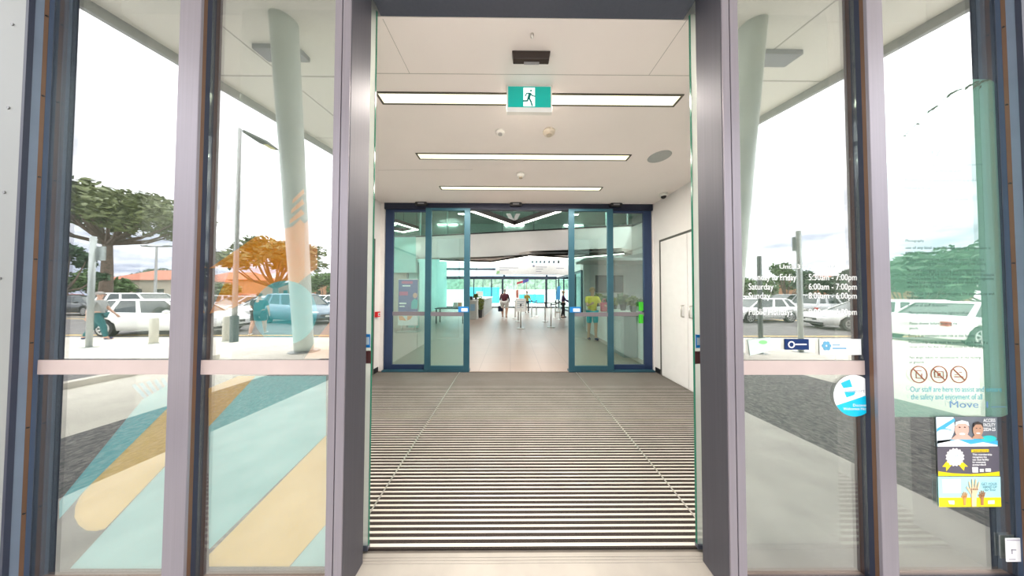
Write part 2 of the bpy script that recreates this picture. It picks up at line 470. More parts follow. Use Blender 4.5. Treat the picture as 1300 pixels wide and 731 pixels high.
# exit sign
d = 1.79; p0 = P(643, 142, d); p1 = P(701, 108, d); Y = D(d)
w = thing('exit_sign', ((p0.x+p1.x)/2, Y, CZ), 'green running man exit sign hanging from the airlock ceiling', 'exit sign')
MB().box(p0.x, p1.x, Y, Y+.035, p0.z, p1.z).build('housing', white_p, w, bevel=.003)
MB().box(p0.x-.006, p1.x+.006, Y+.002, Y+.06, p1.z, CZ).build('mounting_bracket', white_p, w, bevel=.002)
a = P(645, 136, d); b = P(699, 110.5, d)
fc = MB().box(a.x, b.x, Y-.003, Y-.0005, a.z, b.z).build('face', mat('exit green', (.0, .30, .25), .35, 0, .04, emit=.35), w)
a2 = P(664.5, 135.4, d); b2 = P(679, 112, d)
MB().box(a2.x, b2.x, Y-.0045, Y-.0031, a2.z, b2.z).build('doorway', mat('exit white', (.85, .97, .95), .4, 0, .01, emit=.5), fc)
rm = MB()
def zp(zx, zy): # zoomed sign coordinates
    q = P(630+zx/12.18, 90+zy/12.18, d); return q
def limb(pts, wd):
    for i in range(len(pts)-1):
        a_, b_ = zp(*pts[i]), zp(*pts[i+1]); v = Vector((b_.x-a_.x, b_.z-a_.z)).normalized(); n_ = Vector((-v.y, v.x))*wd*d/FPX/12.18/2
        e_ = v*wd*.3*d/FPX/12.18
        rm.slab([(a_.x+n_.x-e_.x, a_.z+n_.y-e_.y), (a_.x-n_.x-e_.x, a_.z-n_.y-e_.y), (b_.x-n_.x+e_.x, b_.z-n_.y+e_.y), (b_.x+n_.x+e_.x, b_.z+n_.y+e_.y)], Y-.0055, Y-.0046)
hc = zp(537, 315)
rm.slab([(hc.x+.0083*math.cos(2*PI*i/16), hc.z+.0083*math.sin(2*PI*i/16)) for i in range(16)], Y-.0055, Y-.0046)
limb([(520, 360), (500, 430)], 42); limb([(525, 358), (560, 392), (600, 402)], 18); limb([(512, 352), (470, 355), (448, 395)], 18)
limb([(505, 425), (535, 480), (555, 545)], 24); limb([(497, 425), (480, 470), (420, 472)], 24)
rm.build('running_figure', mat('exit figure green', (.0, .16, .13), .4, emit=.2), fc)

# ceiling mounted sensor just inside
d = 1.529; Y = D(d); a = P(650, 76, d); b = P(699, 58, d)
w = thing('motion_detector', ((a.x+b.x)/2, Y, CZ), 'black box shaped door sensor on the ceiling before the exit sign', 'sensor')
zb = CZ-.055
MB().hexa([(a.x+.008, Y+.004, zb), (b.x-.008, Y+.004, zb), (b.x-.008, Y+.045, zb), (a.x+.008, Y+.045, zb)],
          [(a.x, Y, CZ), (b.x, Y, CZ), (b.x, Y+.05, CZ), (a.x, Y+.05, CZ)]).build('housing', mat('dark brown plastic', (.03, .02, .016), .3), w, bevel=.004)
MB().box((a.x+b.x)/2-.05, (a.x+b.x)/2+.06, Y+.025, Y+.044, zb-.003, zb).build('lens', mat('sensor lens', (.3, .3, .32), .15), w)
def ceil_disc(x, y, name, label, cat, r, h, m_, group=None, m2=None, r2=None):
    p = G(x, y, CZ)
    w = thing(name, (p.x, p.y, CZ), label, cat, group)
    MB().lathe([(r*.75, -h), (r*.95, -h*.6), (r, 0)], (p.x, p.y, CZ), 28).build('body', m_, w, smooth=True)
    MB().lathe([(r2 or r*.45, -h*1.35), ((r2 or r*.45)*1.05, -h*.7)], (p.x, p.y, CZ), 20).build('centre', m2 or white_p, w)
    return w
ceil_disc(675.5, 44, 'sprinkler_head', 'tiny grey sprinkler in the ceiling above the black sensor', 'sprinkler', .012, .02, metal_b)
ceil_disc(635, 167.5, 'smoke_detector', 'small white detector left below the exit sign', 'smoke detector', .05, .022, white_p, None, mat('detector grey', (.42, .4, .4), .5))
ceil_disc(697, 167, 'smoke_detector', 'larger white detector right below the exit sign', 'smoke detector', .065, .03, mat('detector cream', (.62, .55, .46), .5), None, mat('detector tan', (.45, .38, .30), .5))
ceil_disc(661, 221, 'smoke_detector', 'white detector in the ceiling between the two shorter light strips', 'smoke detector', .06, .045, white_p, None, mat('detector tan', (.45, .38, .30), .5))
ceil_disc(837, 199, 'ceiling_speaker', 'round grey flush speaker in the ceiling towards the right wall', 'speaker', .13, .006, mat('speaker grille', (.40, .42, .41), .6, 0, .15, 300), None, mat('speaker grille', (.4, .4, .4)), .11)
# security camera
p = Vector((CXR-.13, D(3.76), CZ))
w = thing('security_camera', p, 'small dome security camera in the right corner of the airlock ceiling', 'camera')
MB().lathe([(.055, -.05), (.06, -.02), (.06, 0)], p, 24).build('base', white_p, w, smooth=True)
MB().ball((p.x, p.y, p.z-.05), .042).build('dome', black, w, smooth=True)

# doors in the side walls
def side_door(n, X, s, da, db, label, handle_ds, split=None):
    Z = 2.44
    ya, yb = D(da), D(db)   # ya nearer
    w = empty('door_%d' % n, (X, (ya+yb)/2, 0)); struct(w, label, 'door')
    t_ = .012
    f = MB(); xi = X-s*t_
    f.box(X, xi, yb, yb+.03, 0, Z+.035); f.box(X, xi, ya-.03, ya, 0, Z+.035); f.box(X, xi, ya-.03, yb+.03, Z, Z+.035)
    f.build('door_frame', mat('dark door frame', (.10, .10, .09), .5), w)
    spans = [(ya, yb)] if split is None else [(ya, D(split)-.003), (D(split)+.003, yb)]
    for a_, b_ in spans:
        MB().box(X-s*.001, X-s*.008, a_+.003, b_-.003, .012, Z-.003).build('door_leaf', mat('white door leaf', (.84, .82, .82), .45, 0, .02), w)
    for hd in handle_ds:
        y = D(hd); h = MB()
        h.tube([(X-s*.008, y, 1.12), (X-s*.05, y, 1.12), (X-s*.05, y, 1.30), (X-s*.008, y, 1.30)], .009, 10)
        h.build('handle', metal_b, w, smooth=True)
side_door(7, CXR, 1, 2.72, 4.03, 'white double door with steel pull handles in the right wall', (3.50, 3.34), 3.42)
side_door(8, CXL, -1, 2.6, 4.03, 'white door with dark frame in the left wall by the inner doors', ())
for s_, X in ((-1, CXL), (1, CXR)):
    o = MB().box(X, X-s_*.014, D(4.07), D(4.20), 0, .09).build('baseboard_left' if s_ < 0 else 'baseboard_right', black)
    struct(o, 'short black skirting beside the inner doors at the %s wall' % ('left' if s_ < 0 else 'right'), 'baseboard')

# red break glass unit
p = P(484, 399, 4.13)
w = thing('emergency_switch', (CXL, D(4.13), p.z), 'red emergency release button on the left wall by the inner doors', 'button')
red = mat('safety red', (.65, .01, .015), .35)
MB().box(CXL, CXL+.055, D(4.13)-.045, D(4.13)+.045, p.z-.05, p.z+.05).build('housing', red, w, bevel=.006)
MB().box(CXL+.055, CXL+.058, D(4.13)-.028, D(4.13)+.028, p.z-.028, p.z+.028).build('face_plate', white, w)
MB().cyl((CXL+.058, D(4.13), p.z), (CXL+.064, D(4.13), p.z), .012).build('push_disc', mat('push black', (.1, .02, .02), .4), w)

# ------------------------------------------------------------------ inner doors
d = 4.24
def ix(x): return PX(x, d)
Z0i, Zhi = 0, PZ(266, d)
hd_o = MB().box(ix(487), ix(829), YI-.02, YI+.08, PZ(266.5, d), CZ).build('inner_header', mat('inner header', (.02, .025, .05), .35, .3)); struct(hd_o, 'dark header track over the inner sliding doors', 'header')
for a_, b_, lab in ((CXL-.1, ix(487), 'left'), (ix(829), CXR+.1, 'right')):
    struct(MB().box(a_, b_, YI-.0, YI+.08, 0, CZ).build('wall_inner_'+lab, wallw), 'narrow white wall beside the inner doors on the %s' % lab, 'wall')
def framed(n, xs, frm, yy, label, stiles, m_, sm):
    x0, x1 = xs
    w = empty('door_%d' % n, ((x0+x1)/2, yy, 0)); struct(w, label, 'door')
    zb = .03; zt = Zhi
    fr = MB()
    l, r = stiles
    fr.box(x0, x0+l, yy-.022, yy+.022, zb, zt); fr.box(x1-r, x1, yy-.022, yy+.022, zb, zt)
    fr.box(x0+l, x1-r, yy-.022, yy+.022, zb, PZ(463, d)); fr.box(x0+l, x1-r, yy-.022, yy+.022, zt-.05, zt)
    fr.build('frame', m_, w, bevel=.003)
    MB().box(x0+l, x1-r, yy-.004, yy+.004, PZ(463, d), zt-.05).build('glass_pane', G_IN, w)
    MB().box(x0+l, x1-r, yy-.014, yy+.014, PZ(401, d), PZ(396, d)).build('mid_rail', alu, w, bevel=.002)
    if sm:
        MB().box(sm[0], sm[1], yy-.026, yy-.0225, PZ(396, d), PZ(389, d)).build('blue_sticker', mat('sticker blue', (.01, .22, .62), .4), w)
        MB().box(sm[0]+(sm[1]-sm[0])*.3, sm[1]-.02, yy-.0275, yy-.0262, PZ(395, d), PZ(391, d)).build('sticker_panel', white, w)
framed(3, (ix(488), ix(546)), None, YI+.03, 'fixed glazed side panel left of the inner sliding doors', (ix(498)-ix(488), .09), navy_fr, None)
framed(4, (ix(541), ix(597)), None, YI-.045, 'open glazed sliding leaf left of the inner opening', (.11, .11), teal_fr, (ix(583), ix(596)))
framed(5, (ix(721), ix(777)), None, YI-.045, 'open glazed sliding leaf right of the inner opening', (.11, .11), teal_fr, (ix(722), ix(736)))
framed(6, (ix(772), ix(828)), None, YI+.03, 'fixed glazed side panel right of the inner sliding doors', (.09, ix(828)-ix(818)), navy_fr, None)
for a_, b_ in ((488, 597), (721, 828)):
    struct(MB().box(ix(a_), ix(b_), YI-.07, YI+.06, -.005, .029).build('inner_floor_track', teal_fr), 'floor track under the inner glazed panels', 'threshold')
for x, lab in ((535, 'over the left side panel'), (655, 'over the middle of the opening'), (782, 'over the right sliding leaf')):
    c = P(x, 256.5, 4.18); rr = .12
    w = thing('motion_detector', c, 'black rounded motion sensor on the inner header '+lab, 'sensor', 'motion sensors on the inner header')
    zc = CZ-.035
    pts = []
    for i in range(24):
        an = 2*PI*i/24; cx = .085 if math.cos(an) > 0 else -.085
        pts.append((c.x+cx+.034*math.cos(an), zc+.034*math.sin(an)))
    MB().slab(pts, YI-.085, YI-.02).build('housing', black, w, bevel=.006)
    MB().box(c.x-.06, c.x+.06, YI-.088, YI-.0855, zc-.012, zc+.014).build('lens', mat('sensor lens', (.3, .3, .32), .15), w)
# green release on the right side panel
p = P(815, 393, 4.2)
w = thing('release_switch', (p.x, YI, 1.2), 'bright green emergency release on the right inner jamb', 'button')
gm = mat('release green', (.05, .55, .02), .4)
for y_ in (389, 405):
    q = P(815, y_, 4.2)
    MB().box(q.x-.04, q.x+.035, YI-.03, YI+.006, q.z-.085, q.z+.085).build('green_box', gm, w, bevel=.008)

# ================================================================== WINDOW GRAPHICS
teal_v = film('teal vinyl', (.16, .60, .64), .92); aqua_v = film('aqua vinyl', (.45, .78, .78), .85); yel_v = film('yellow vinyl', (.95, .66, .20), .95)
olive_v = film('ochre vinyl', (.82, .48, .06), .95); org_v = film('orange vinyl', (.95, .36, .03), .95); peach_v = film('peach vinyl', (.95, .46, .24), .92)
blue_v = film('blue vinyl', (.14, .46, .62), .9)
_k = [0]
def decal(poly, rect, m_, label, name='window_graphic', cat='window graphic', group='coloured window graphics', smoothpoly=False):
    pl = clip_rect(poly, *rect)
    if len(pl) < 3: return
    _k[0] += 1; dd = dG+.0055+.0007*_k[0]
    pts = [P(x, y, dG) for x, y in pl]
    o = MB().slab([(p.x, p.z) for p in pts], D(dd), D(dd)+.0004).build(name, m_)
    tag(o, label, cat, group)
    return o
R1L = (70, 216, 478, 724); R2L = (262, 412, 478, 722); R2U = (262, 417, 0, 456)
def ell(cx, cy, r, a0=0, a1=360, n=36): return [(cx+r*math.cos(math.radians(a0+(a1-a0)*i/n)), cy+r*math.sin(math.radians(a0+(a1-a0)*i/n))) for i in range(n+1)]
cap = [(130, 673), (118, 676), (106, 675), (96, 668), (91, 658), (92, 645), (97, 633), (105, 623)]
decal([(178, 508), (230, 478), (230, 500), (213, 516), (105, 623), (72, 660), (72, 638)], R1L, teal_v, 'teal diagonal stripe across the lower far left window')
decal([(230, 500), (230, 572), (211, 588)]+cap+[(213, 516)], R1L, yel_v, 'golden diagonal stripe with rounded end on the far left window')
decal([(230, 573), (230, 724), (85, 724), (130, 675), (211, 589)], R1L, aqua_v, 'pale aqua field in the lower right of the far left window')
decal([(252, 498), (300, 478), (322, 478), (260, 545), (252, 552)], (262, 412, 478, 722), olive_v, 'small ochre stripe at the upper left of the lower second window')
decal([(322, 478), (420, 478), (420, 546), (250, 712), (250, 556)], R2L, teal_v if False else film('light teal vinyl', (.30, .72, .72), .9), 'broad light teal stripe across the lower second window')
decal([(420, 546), (420, 660), (409, 671), (363, 724), (245, 724)], R2L, yel_v, 'wide golden diagonal stripe at the foot of the second window')
decal([(412, 668), (412, 724), (364, 724)], R2L, aqua_v, 'aqua corner at the bottom right of the second window')
decal(ell(359, 397, 41), R2U, teal_v, 'teal disc on the second window beside the left door post')
decal([(420, 404), (400, 430), (384, 456), (420, 456)], R2U, peach_v, 'orange wedge at the lower right of the upper second window')
# orange wing with hatch stripes
decal([(384, 282), (384, 352), (362, 371), (330, 372), (290, 392), (262, 398), (290, 340), (262, 340), (320, 300)], R2U, org_v, 'large orange wing shape on the upper second window')
decal([(384, 282), (400, 268), (400, 340), (384, 352)], R2U, peach_v, 'peach strip at the right edge of the orange wing')
for i in range(5):
    y = 240+i*13
    decal([(382-i*1.5, y-2), (368-i*2, y+12), (368-i*2, y+17), (383, y+4)], R2U, org_v, 'short orange hatch mark above the orange wing, number %d from the top' % (i+1) if False else ['topmost', 'second', 'third', 'fourth', 'lowest'][i]+' of five orange hatch marks above the orange wing')
for i in range(6):
    x = 160+i*9
    decal([(x, 491-i*2), (x+4, 489-i*2), (x+26, 512+i), (x+22, 515+i)], R1L, blue_v, ['leftmost', 'second', 'third', 'fourth', 'fifth', 'rightmost'][i]+' of six blue hatch marks at the top of the far left lower pane')

# opening hours and stickers (outer face)
YO = YG-.0045
def on_glass(name, label, cat, px, py): 
    p = P(px, py, dG); return thing(name, (p.x, YO, p.z), label, cat)
o = MB()
for tx, x, y, h in (('Until 31 April 2024', 988, 341, 5.5), ('Monday to Friday', 949, 355.5, 8), ('5:30am - 7:00pm', 1025, 355.5, 8), ('Saturday', 949, 367.5, 8), ('6:00am - 7:00pm', 1025, 367.5, 8),
                    ('Sunday', 949, 379, 8), ('8:00am - 6:00pm', 1025, 379, 8), ('Public Holidays', 949, 399.5, 8), ('8:00am - 6:00pm', 1025, 399.5, 8)):
    wd = {'Monday to Friday': 61, 'Saturday': 32, 'Sunday': 28, 'Public Holidays': 56, 'Until 31 April 2024': 78}.get(tx, 62)
    add_text(o, tx, x, y, h, dG, -.0045, wpx=wd)
tag(o.build('opening_hours', mat('white lettering', (.9, .9, .9), .5, emit=0)), 'white lettered opening hours on the window right of the entrance', 'lettering')
def rect_px(mb, x0, y0, x1, y1, d, ya, yb):
    a = P(x0, y1, d); b = P(x1, y0, d); mb.box(a.x, b.x, ya, yb, a.z, b.z); return mb
w = on_glass('glass_sticker', 'white and green card sticker under the opening hours by the post', 'sticker', 965, 440)
mb = MB(); q = [P(*c, dG) for c in ((948, 431), (976, 428), (981, 444), (951, 451))]
mb.slab([(p.x, p.z) for p in q], YO-.001, YO).build('card', film('pale mint card', (.75, .85, .80), .9), w)
mb = MB(); c = P(967, 434, dG); mb.slab([(c.x+.022*math.cos(i*PI/8), c.z+.010*math.sin(i*PI/8)) for i in range(16)], YO-.002, YO-.0011).build('emblem', mat('leaf green', (.25, .62, .25), .5), w)
w = on_glass('glass_sticker', 'navy rectangular sticker with a white ring under the opening hours', 'sticker', 1010, 437)
rect_px(MB(), 995, 430, 1025, 443.5, dG, YO-.001, YO).build('card', film('navy card', (.03, .06, .18), .9), w)
c = P(1003, 437, dG); mb = MB()
for i in range(24):
    a0, a1 = 2*PI*i/24, 2*PI*(i+1)/24
    mb.slab([(c.x+.018*math.cos(a0), c.z+.018*math.sin(a0)), (c.x+.018*math.cos(a1), c.z+.018*math.sin(a1)), (c.x+.012*math.cos(a1), c.z+.012*math.sin(a1)), (c.x+.012*math.cos(a0), c.z+.012*math.sin(a0))], YO-.002, YO-.0011)
rect_px(mb, 1008, 436, 1022, 437.5, dG, YO-.002, YO-.0011)
mb.build('ring_mark', white, w)
w = on_glass('glass_sticker', 'white sticker with blue flower emblem at the right under the hours', 'sticker', 1065, 440)
rect_px(MB(), 1039, 430, 1091, 450, dG, YO-.001, YO).build('card', film('white card', (.88, .90, .90), .92), w)
mb = MB(); c = P(1047, 438.5, dG)
for i in range(6):
    an = i*PI/3; cc = (c.x+.015*math.cos(an), c.z+.015*math.sin(an))
    mb.slab([(cc[0]+.010*math.cos(k*PI/6), cc[1]+.010*math.sin(k*PI/6)) for k in range(12)], YO-.002-.0003*i, YO-.0012-.0003*i)
rect_px(mb, 1055, 441, 1072, 442.5, dG, YO-.002, YO-.0012); rect_px(mb, 1055, 437, 1064, 438, dG, YO-.002, YO-.0012)
mb.build('emblem', mat('emblem blue', (.10, .35, .55), .5), w)
# round sticker
w = on_glass('round_sticker', 'round white and cyan sticker on the window right of the entrance', 'sticker', 1082, 501)
k = dG/FPX; c = P(1082.2, 501.5, dG); R_ = 26*k
circ = [(c.x+R_*math.cos(2*PI*i/48), c.z+R_*math.sin(2*PI*i/48)) for i in range(48)]
MB().slab(circ, YO-.001, YO).build('disc', mat('sticker white', (.92, .94, .95), .4, 0, .01), w)
cyan = mat('sticker cyan', (.0, .50, .75), .4); cy = MB()
a0, a1 = math.radians(-152), math.radians(8)
arc = [(c.x+R_*math.cos(a0+(a1-a0)*i/30), c.z+R_*math.sin(a0+(a1-a0)*i/30)) for i in range(31)]
cy.slab(arc, YO-.002, YO-.0012)
def zs(zx, zy): q = P(1040+zx/10.44, 465+zy/10.44, dG); return (q.x, q.z)
cy.slab([zs(262, 215), zs(380, 165), zs(415, 265), zs(300, 280)], YO-.002, YO-.0012); cy.slab([zs(310, 330), zs(455, 320), zs(440, 370), zs(340, 405)], YO-.002, YO-.0012)
cy.build('cyan_mark', cyan, w)
tx = MB(); add_text(tx, 'Passport', 1070, 497, 4.0, dG, YO-.0024, wpx=25); tx.build('lettering', mat('sticker grey', (.45, .52, .58), .5), w)
tx = MB(); add_text(tx, 'Discovery', 1080, 515, 3.4, dG, YO-.0026, wpx=20); add_text(tx, 'Welcomes Here!', 1068, 519.5, 3.4, dG, YO-.0026, wpx=33); tx.build('white_lettering', white, w)

# mint rules sheet
YS = YG+.0055
w = thing('rules_sheet', (P(1215, 300, dG).x, YS, P(1215, 300, dG).z), 'mint green translucent sheet of entry rules on the far right window', 'sign')
x0, x1_, z0, z1 = M2[1]+.003, PX(1286, dG), PZ(530, dG, 1215), PZ(99, dG, 1215)
r_ = 22*k; pts = []
for cx, cz, a in ((x1_-r_, z0+r_, -90), (x1_-r_, z1-r_, 0)):
    for i in range(9): an = math.radians(a+90*i/8); pts.append((cx+r_*math.cos(an), cz+r_*math.sin(an)))
pts += [(x0, z1), (x0, z0)]
x1_ = min(x1_, XR-.01)
MB().slab(pts, YS, YS+.0008).build('sheet', film('mint film', (.56, .86, .72), .78), w)
rules = [('Conditions', 1146, 175, 11, 62), ('of Entry', 1146, 196, 11, 48), ('Management has the right to refuse entry to any person who', 1146, 210, 4.2, 104), ('does not comply with the conditions of entry.', 1146, 218, 4.2, 80),
 ('All children must be supervised at all times by an adult.', 1147, 230, 4.2, 96), ('Food and drink may be eaten in the foyer areas only.', 1147, 240, 4.2, 90), ('Smoking is not permitted in or near the facility.', 1147, 254, 4.2, 84),
 ('Photography', 1148, 307, 4.2, 24), ('use of any kind is prohibited unless permission is', 1148, 316, 4.6, 111), ('given by management.', 1148, 322, 4.6, 44),
 ('Management reserves the right to search bags, cars', 1149, 330.5, 4.6, 101), ('upon re-entering the facility and while using the facility.', 1149, 336, 4.6, 104),
 ('Personal belongings (including sports bags) should be', 1150, 344.5, 4.6, 102), ('securely stored in the lockers available. The facility accepts', 1150, 349.7, 4.6, 113), ('no responsibility for loss of stolen belongings. Management', 1150, 355, 4.6, 113),
 ('will not take responsibility for any lost items left', 1150, 360, 4.6, 93), ('unattended in the facility.', 1150, 365.3, 4.6, 50), ('Fees must be paid prior to using the pool, sauna and', 1150, 374, 4.6, 113), ('spa areas.', 1150, 379.5, 4.6, 22),
 ('Follow all staff directions.', 1151, 389, 4.6, 52), ('Management reserves the right to refuse', 1152, 398.5, 4.6, 78), ('Please shower before entering the', 1153, 412, 4.6, 62), ('pools.', 1153, 418, 4.6, 12),
 ('Entry is at members own risk at this facility.', 1152, 427.5, 4.6, 86), ('Membership cards must be scanned each time, if a', 1152, 436, 4.6, 102), ('casual entry fee due to allow access to the facility.', 1152, 441.5, 4.6, 98),
 ('No dogs, bikes or skateboards in the facility', 1153, 455, 4.2, 92), ('or grounds.', 1153, 461, 4.2, 20)]
YT = YG-.0036
tx = MB()
for s_, x, y, h, wd in rules[7:]: add_text(tx, s_, x, y, h*.8, dG, YT, bold=.0, wpx=wd)
tx.build('lettering', film('rules grey green', (.10, .16, .15), .62), w)
tx = MB()
for s_, x, y, h, wd in rules[:7]: add_text(tx, s_, x, y, h*.8, dG, YT, wpx=wd)
tx.build('faint_lettering', film('washed out print', (.55, .68, .75), .16), w)  # print made pale to imitate the bright sky reflection over it
tx = MB(); add_text(tx, 'Our staff are here to assist and ensure', 1154, 497, 7, dG, YT, wpx=118); add_text(tx, 'the safety and enjoyment of all', 1155, 506.5, 7, dG, YT, wpx=92)
tx.build('blue_lettering', film('rules teal', (.12, .46, .60), .6), w)
tx = MB(); add_text(tx, 'Move', 1203, 517, 8.5, dG, YT, wpx=37)
rect_px(tx, 1250.5, 509, 1252, 517, dG, YT-.0006, YT); rect_px(tx, 1256, 515.6, 1275, 516.2, dG, YT-.0006, YT)
tx.build('wordmark', film('wordmark blue', (.18, .32, .55), .8), w)
pic = MB()
for cx in (1165, 1190.5, 1215.5):
    c = P(cx, 475, dG)
    for i in range(28):
        a0, a1 = 2*PI*i/28, 2*PI*(i+1)/28
        R1_, R2_ = 11*k, 9.8*k
        pic.slab([(c.x+R1_*math.cos(a0), c.z+R1_*math.sin(a0)), (c.x+R1_*math.cos(a1), c.z+R1_*math.sin(a1)), (c.x+R2_*math.cos(a1), c.z+R2_*math.sin(a1)), (c.x+R2_*math.cos(a0), c.z+R2_*math.sin(a0))], YT-.0006, YT)
    s45 = .7071*10*k; e_ = .5*k
    pic.slab([(c.x-s45-e_, c.z+s45-e_), (c.x-s45+e_, c.z+s45+e_), (c.x+s45+e_, c.z-s45+e_), (c.x+s45-e_, c.z-s45-e_)], YT-.0010, YT-.0004)
    for (ax, ay, bx, by) in ((-4, -5, -3.2, 5), (-4, 4.2, 4, 5), (3.2, -1, 4, 5), (-4, -5, 3, -4.2)) if cx < 1180 else (((-6, -4, 6, -3.2), (-6, 3.2, 6, 4), (-6, -4, -5.2, 4), (5.2, -4, 6, 4), (-2, -2, 2, 2)) if cx < 1200 else ((-6, 2.4, 6, 3.4), (-5, -.5, -1, .3), (0, -3, 4, -2.2))):
        pic.box(c.x+ax*k, c.x+bx*k, YT-.0006, YT, c.z-by*k, c.z-ay*k)
pic.build('prohibition_symbols', film('symbol red', (.45, .16, .10), .75), w)
sp = MB()     # leafy sprig printed along the top corner
for (x, y, l, a) in ((1147, 173, 2.5, .2), (1164, 158, 3.5, .1), (1150, 170, 1.5, .6), (1183, 139, 5, .6), (1187, 136, 4, .3), (1178, 142, 3, .8), (1203, 122, 5, .9), (1207, 119, 5, .4), (1212, 116, 4, .3), (1218, 114, 3, .2), (1226, 112, 5, .9), (1230, 109, 5, .5), (1236, 110, 5, 1.0), (1241, 108, 5, .7), (1238, 105, 5, .3), (1246, 104, 5, .4), (1252, 102.5, 4, .3), (1243, 111, 3, 1.1)):
    c = P(x, y, dG); ca, sa = math.cos(a), math.sin(a); L_, W_ = l*k, l*.3*k
    sp.slab([(c.x-L_*ca, c.z-L_*sa), (c.x-W_*sa, c.z+W_*ca), (c.x+L_*ca, c.z+L_*sa), (c.x+W_*sa, c.z-W_*ca)], YT-.0006, YT)
stem_pts = [(1143, 176), (1160, 160), (1180, 141), (1200, 124), (1222, 112), (1256, 101)]
for a, b in zip(stem_pts, stem_pts[1:]):
    p_, q_ = P(*a, dG), P(*b, dG); sp.slab([(p_.x, p_.z-.0006), (q_.x, q_.z-.0006), (q_.x, q_.z+.0006), (p_.x, p_.z+.0006)], YT-.0006, YT)
sp.build('printed_sprig', film('sprig grey', (.16, .20, .16), .75), w)

# stickers stack (three posters)
def zq(zx, zy): return (1170+zx/5.623, 520+zy/5.623)
def quad_px(mb, pts, ya, yb):
    q = [P(*zq(*p_), dG) for p_ in pts]; mb.slab([(p.x, p.z) for p in q], ya, yb); return mb
def disc_px(mb, zx, zy, rx, ry, ya, yb, n=24):
    quad_px(mb, [(zx+rx*math.cos(2*PI*i/n), zy-ry*math.sin(2*PI*i/n)) for i in range(n)], ya, yb); return mb
A, B = YO-.0012, YO
lay = lambda n: (YO-.0012-.0006*n, YO-.0012-.0006*(n-1))
w = on_glass('window_poster', 'top poster with two smiling swimmers below the mint sheet', 'poster', 1223, 547)
quad_px(MB(), [(85, 45), (522, 48), (525, 255), (95, 258)], A, B).build('sheet', mat('poster slate', (.13, .15, .18), .5), w)
q = MB(); quad_px(q, [(88, 48), (210, 48), (222, 130), (180, 240), (95, 240)], *lay(1)); q.build('white_slide', mat('slide white', (.75, .85, .90), .5), w)
q = MB(); quad_px(q, [(92, 130), (215, 55), (222, 75), (150, 125), (200, 140), (120, 175), (92, 160)], *lay(2)); quad_px(q, [(95, 215), (300, 195), (525, 215), (525, 254), (95, 256)], *lay(1)); q.build('water', mat('pool blue', (.05, .42, .68), .4), w)
q = MB(); quad_px(q, [(95, 235), (240, 205), (330, 240), (420, 225), (520, 245), (520, 254), (95, 256)], *lay(3)); disc_px(q, 145, 160, 55, 26, *lay(3)); q.build('splash', mat('splash white', (.85, .92, .95), .5), w)
sk1 = mat('printed skin light', (.72, .42, .34), .6); sk2 = mat('printed skin tan', (.50, .28, .18), .6); hair_p = mat('printed hair', (.03, .02, .018), .6)
q = MB(); disc_px(q, 265, 135, 50, 58, *lay(4)); quad_px(q, [(190, 205), (235, 165), (300, 165), (350, 205)], *lay(3)); q.build('swimmer_face', sk1, w)
q = MB(); disc_px(q, 380, 135, 36, 52, *lay(4)); quad_px(q, [(335, 200), (360, 170), (400, 170), (425, 200)], *lay(3)); q.build('swimmer_face', sk2, w)
q = MB(); quad_px(q, [(345, 120), (350, 90), (380, 78), (410, 90), (416, 120), (400, 98), (362, 98)], *lay(5)); disc_px(q, 248, 118, 7, 4, *lay(5)); disc_px(q, 285, 118, 7, 4, *lay(5)); disc_px(q, 368, 125, 5, 3, *lay(5)); disc_px(q, 394, 125, 5, 3, *lay(5)); q.build('printed_features', hair_p, w)
q = MB(); quad_px(q, [(215, 110), (222, 80), (265, 68), (308, 80), (315, 110), (290, 92), (240, 92)], *lay(5)); disc_px(q, 267, 165, 20, 7, *lay(5)); disc_px(q, 380, 160, 14, 5, *lay(5)); q.build('printed_whites', white, w)
q = MB(); disc_px(q, 460, 200, 55, 22, *lay(2)); q.build('cyan_badge', mat('badge cyan', (.02, .55, .55), .4), w)
q = MB()
for s_, y in (('ACCESS', 80), ('FACILITY', 112), ('2024-25', 143)): add_text(q, s_, *zq(415, y), 4.0, dG, YO-.0045, bold=.0004, wpx=15.5)
q.build('lettering', white, w)
w = on_glass('window_poster', 'middle dark poster with a white and yellow ribbon rosette', 'poster', 1225, 582)
quad_px(MB(), [(97, 262), (535, 258), (538, 466), (103, 466)], A, B).build('sheet', mat('poster charcoal', (.10, .09, .12), .5), w)
yel = mat('poster yellow', (.95, .70, .0), .45)
q = MB(); quad_px(q, [(103, 432), (200, 446), (330, 452), (440, 446), (537, 434), (538, 466), (103, 466)], *lay(1)); quad_px(q, [(165, 360), (200, 385), (160, 432), (158, 402), (132, 400)], *lay(1)); quad_px(q, [(270, 360), (245, 385), (285, 428), (290, 398), (315, 400)], *lay(1))
quad_px(q, [(338, 278), (462, 276), (462, 296), (338, 298)], *lay(1)); q.build('yellow_ribbon', yel, w)
q = MB(); quad_px(q, [(220+(68 if i % 2 else 58)*math.cos(2*PI*i/32), 332-(66 if i % 2 else 57)*math.sin(2*PI*i/32)) for i in range(32)], *lay(2)); q.build('rosette', mat('rosette white', (.9, .88, .85), .5), w)
q = MB()
add_text(q, '15', *zq(214, 330), 3.2, dG, YO-.004); q.build('rosette_number', mat('rosette blue', (.2, .35, .6), .5), w)
q = MB()
for s_, y, wd in (('This membership', 318, 25), ('recognises the', 336, 18), ('top class facility', 354, 21), ('for community', 372, 17), ('awarded', 390, 17)): add_text(q, s_, *zq(342, y), 2.2, dG, YO-.003, bold=.0003, wpx=wd)
quad_px(q, [(342, 402), (382, 402), (384, 440), (344, 440)], *lay(2)); quad_px(q, [(396, 415), (424, 415), (424, 436), (396, 436)], *lay(2)); quad_px(q, [(436, 412), (474, 412), (474, 434), (436, 434)], *lay(2))
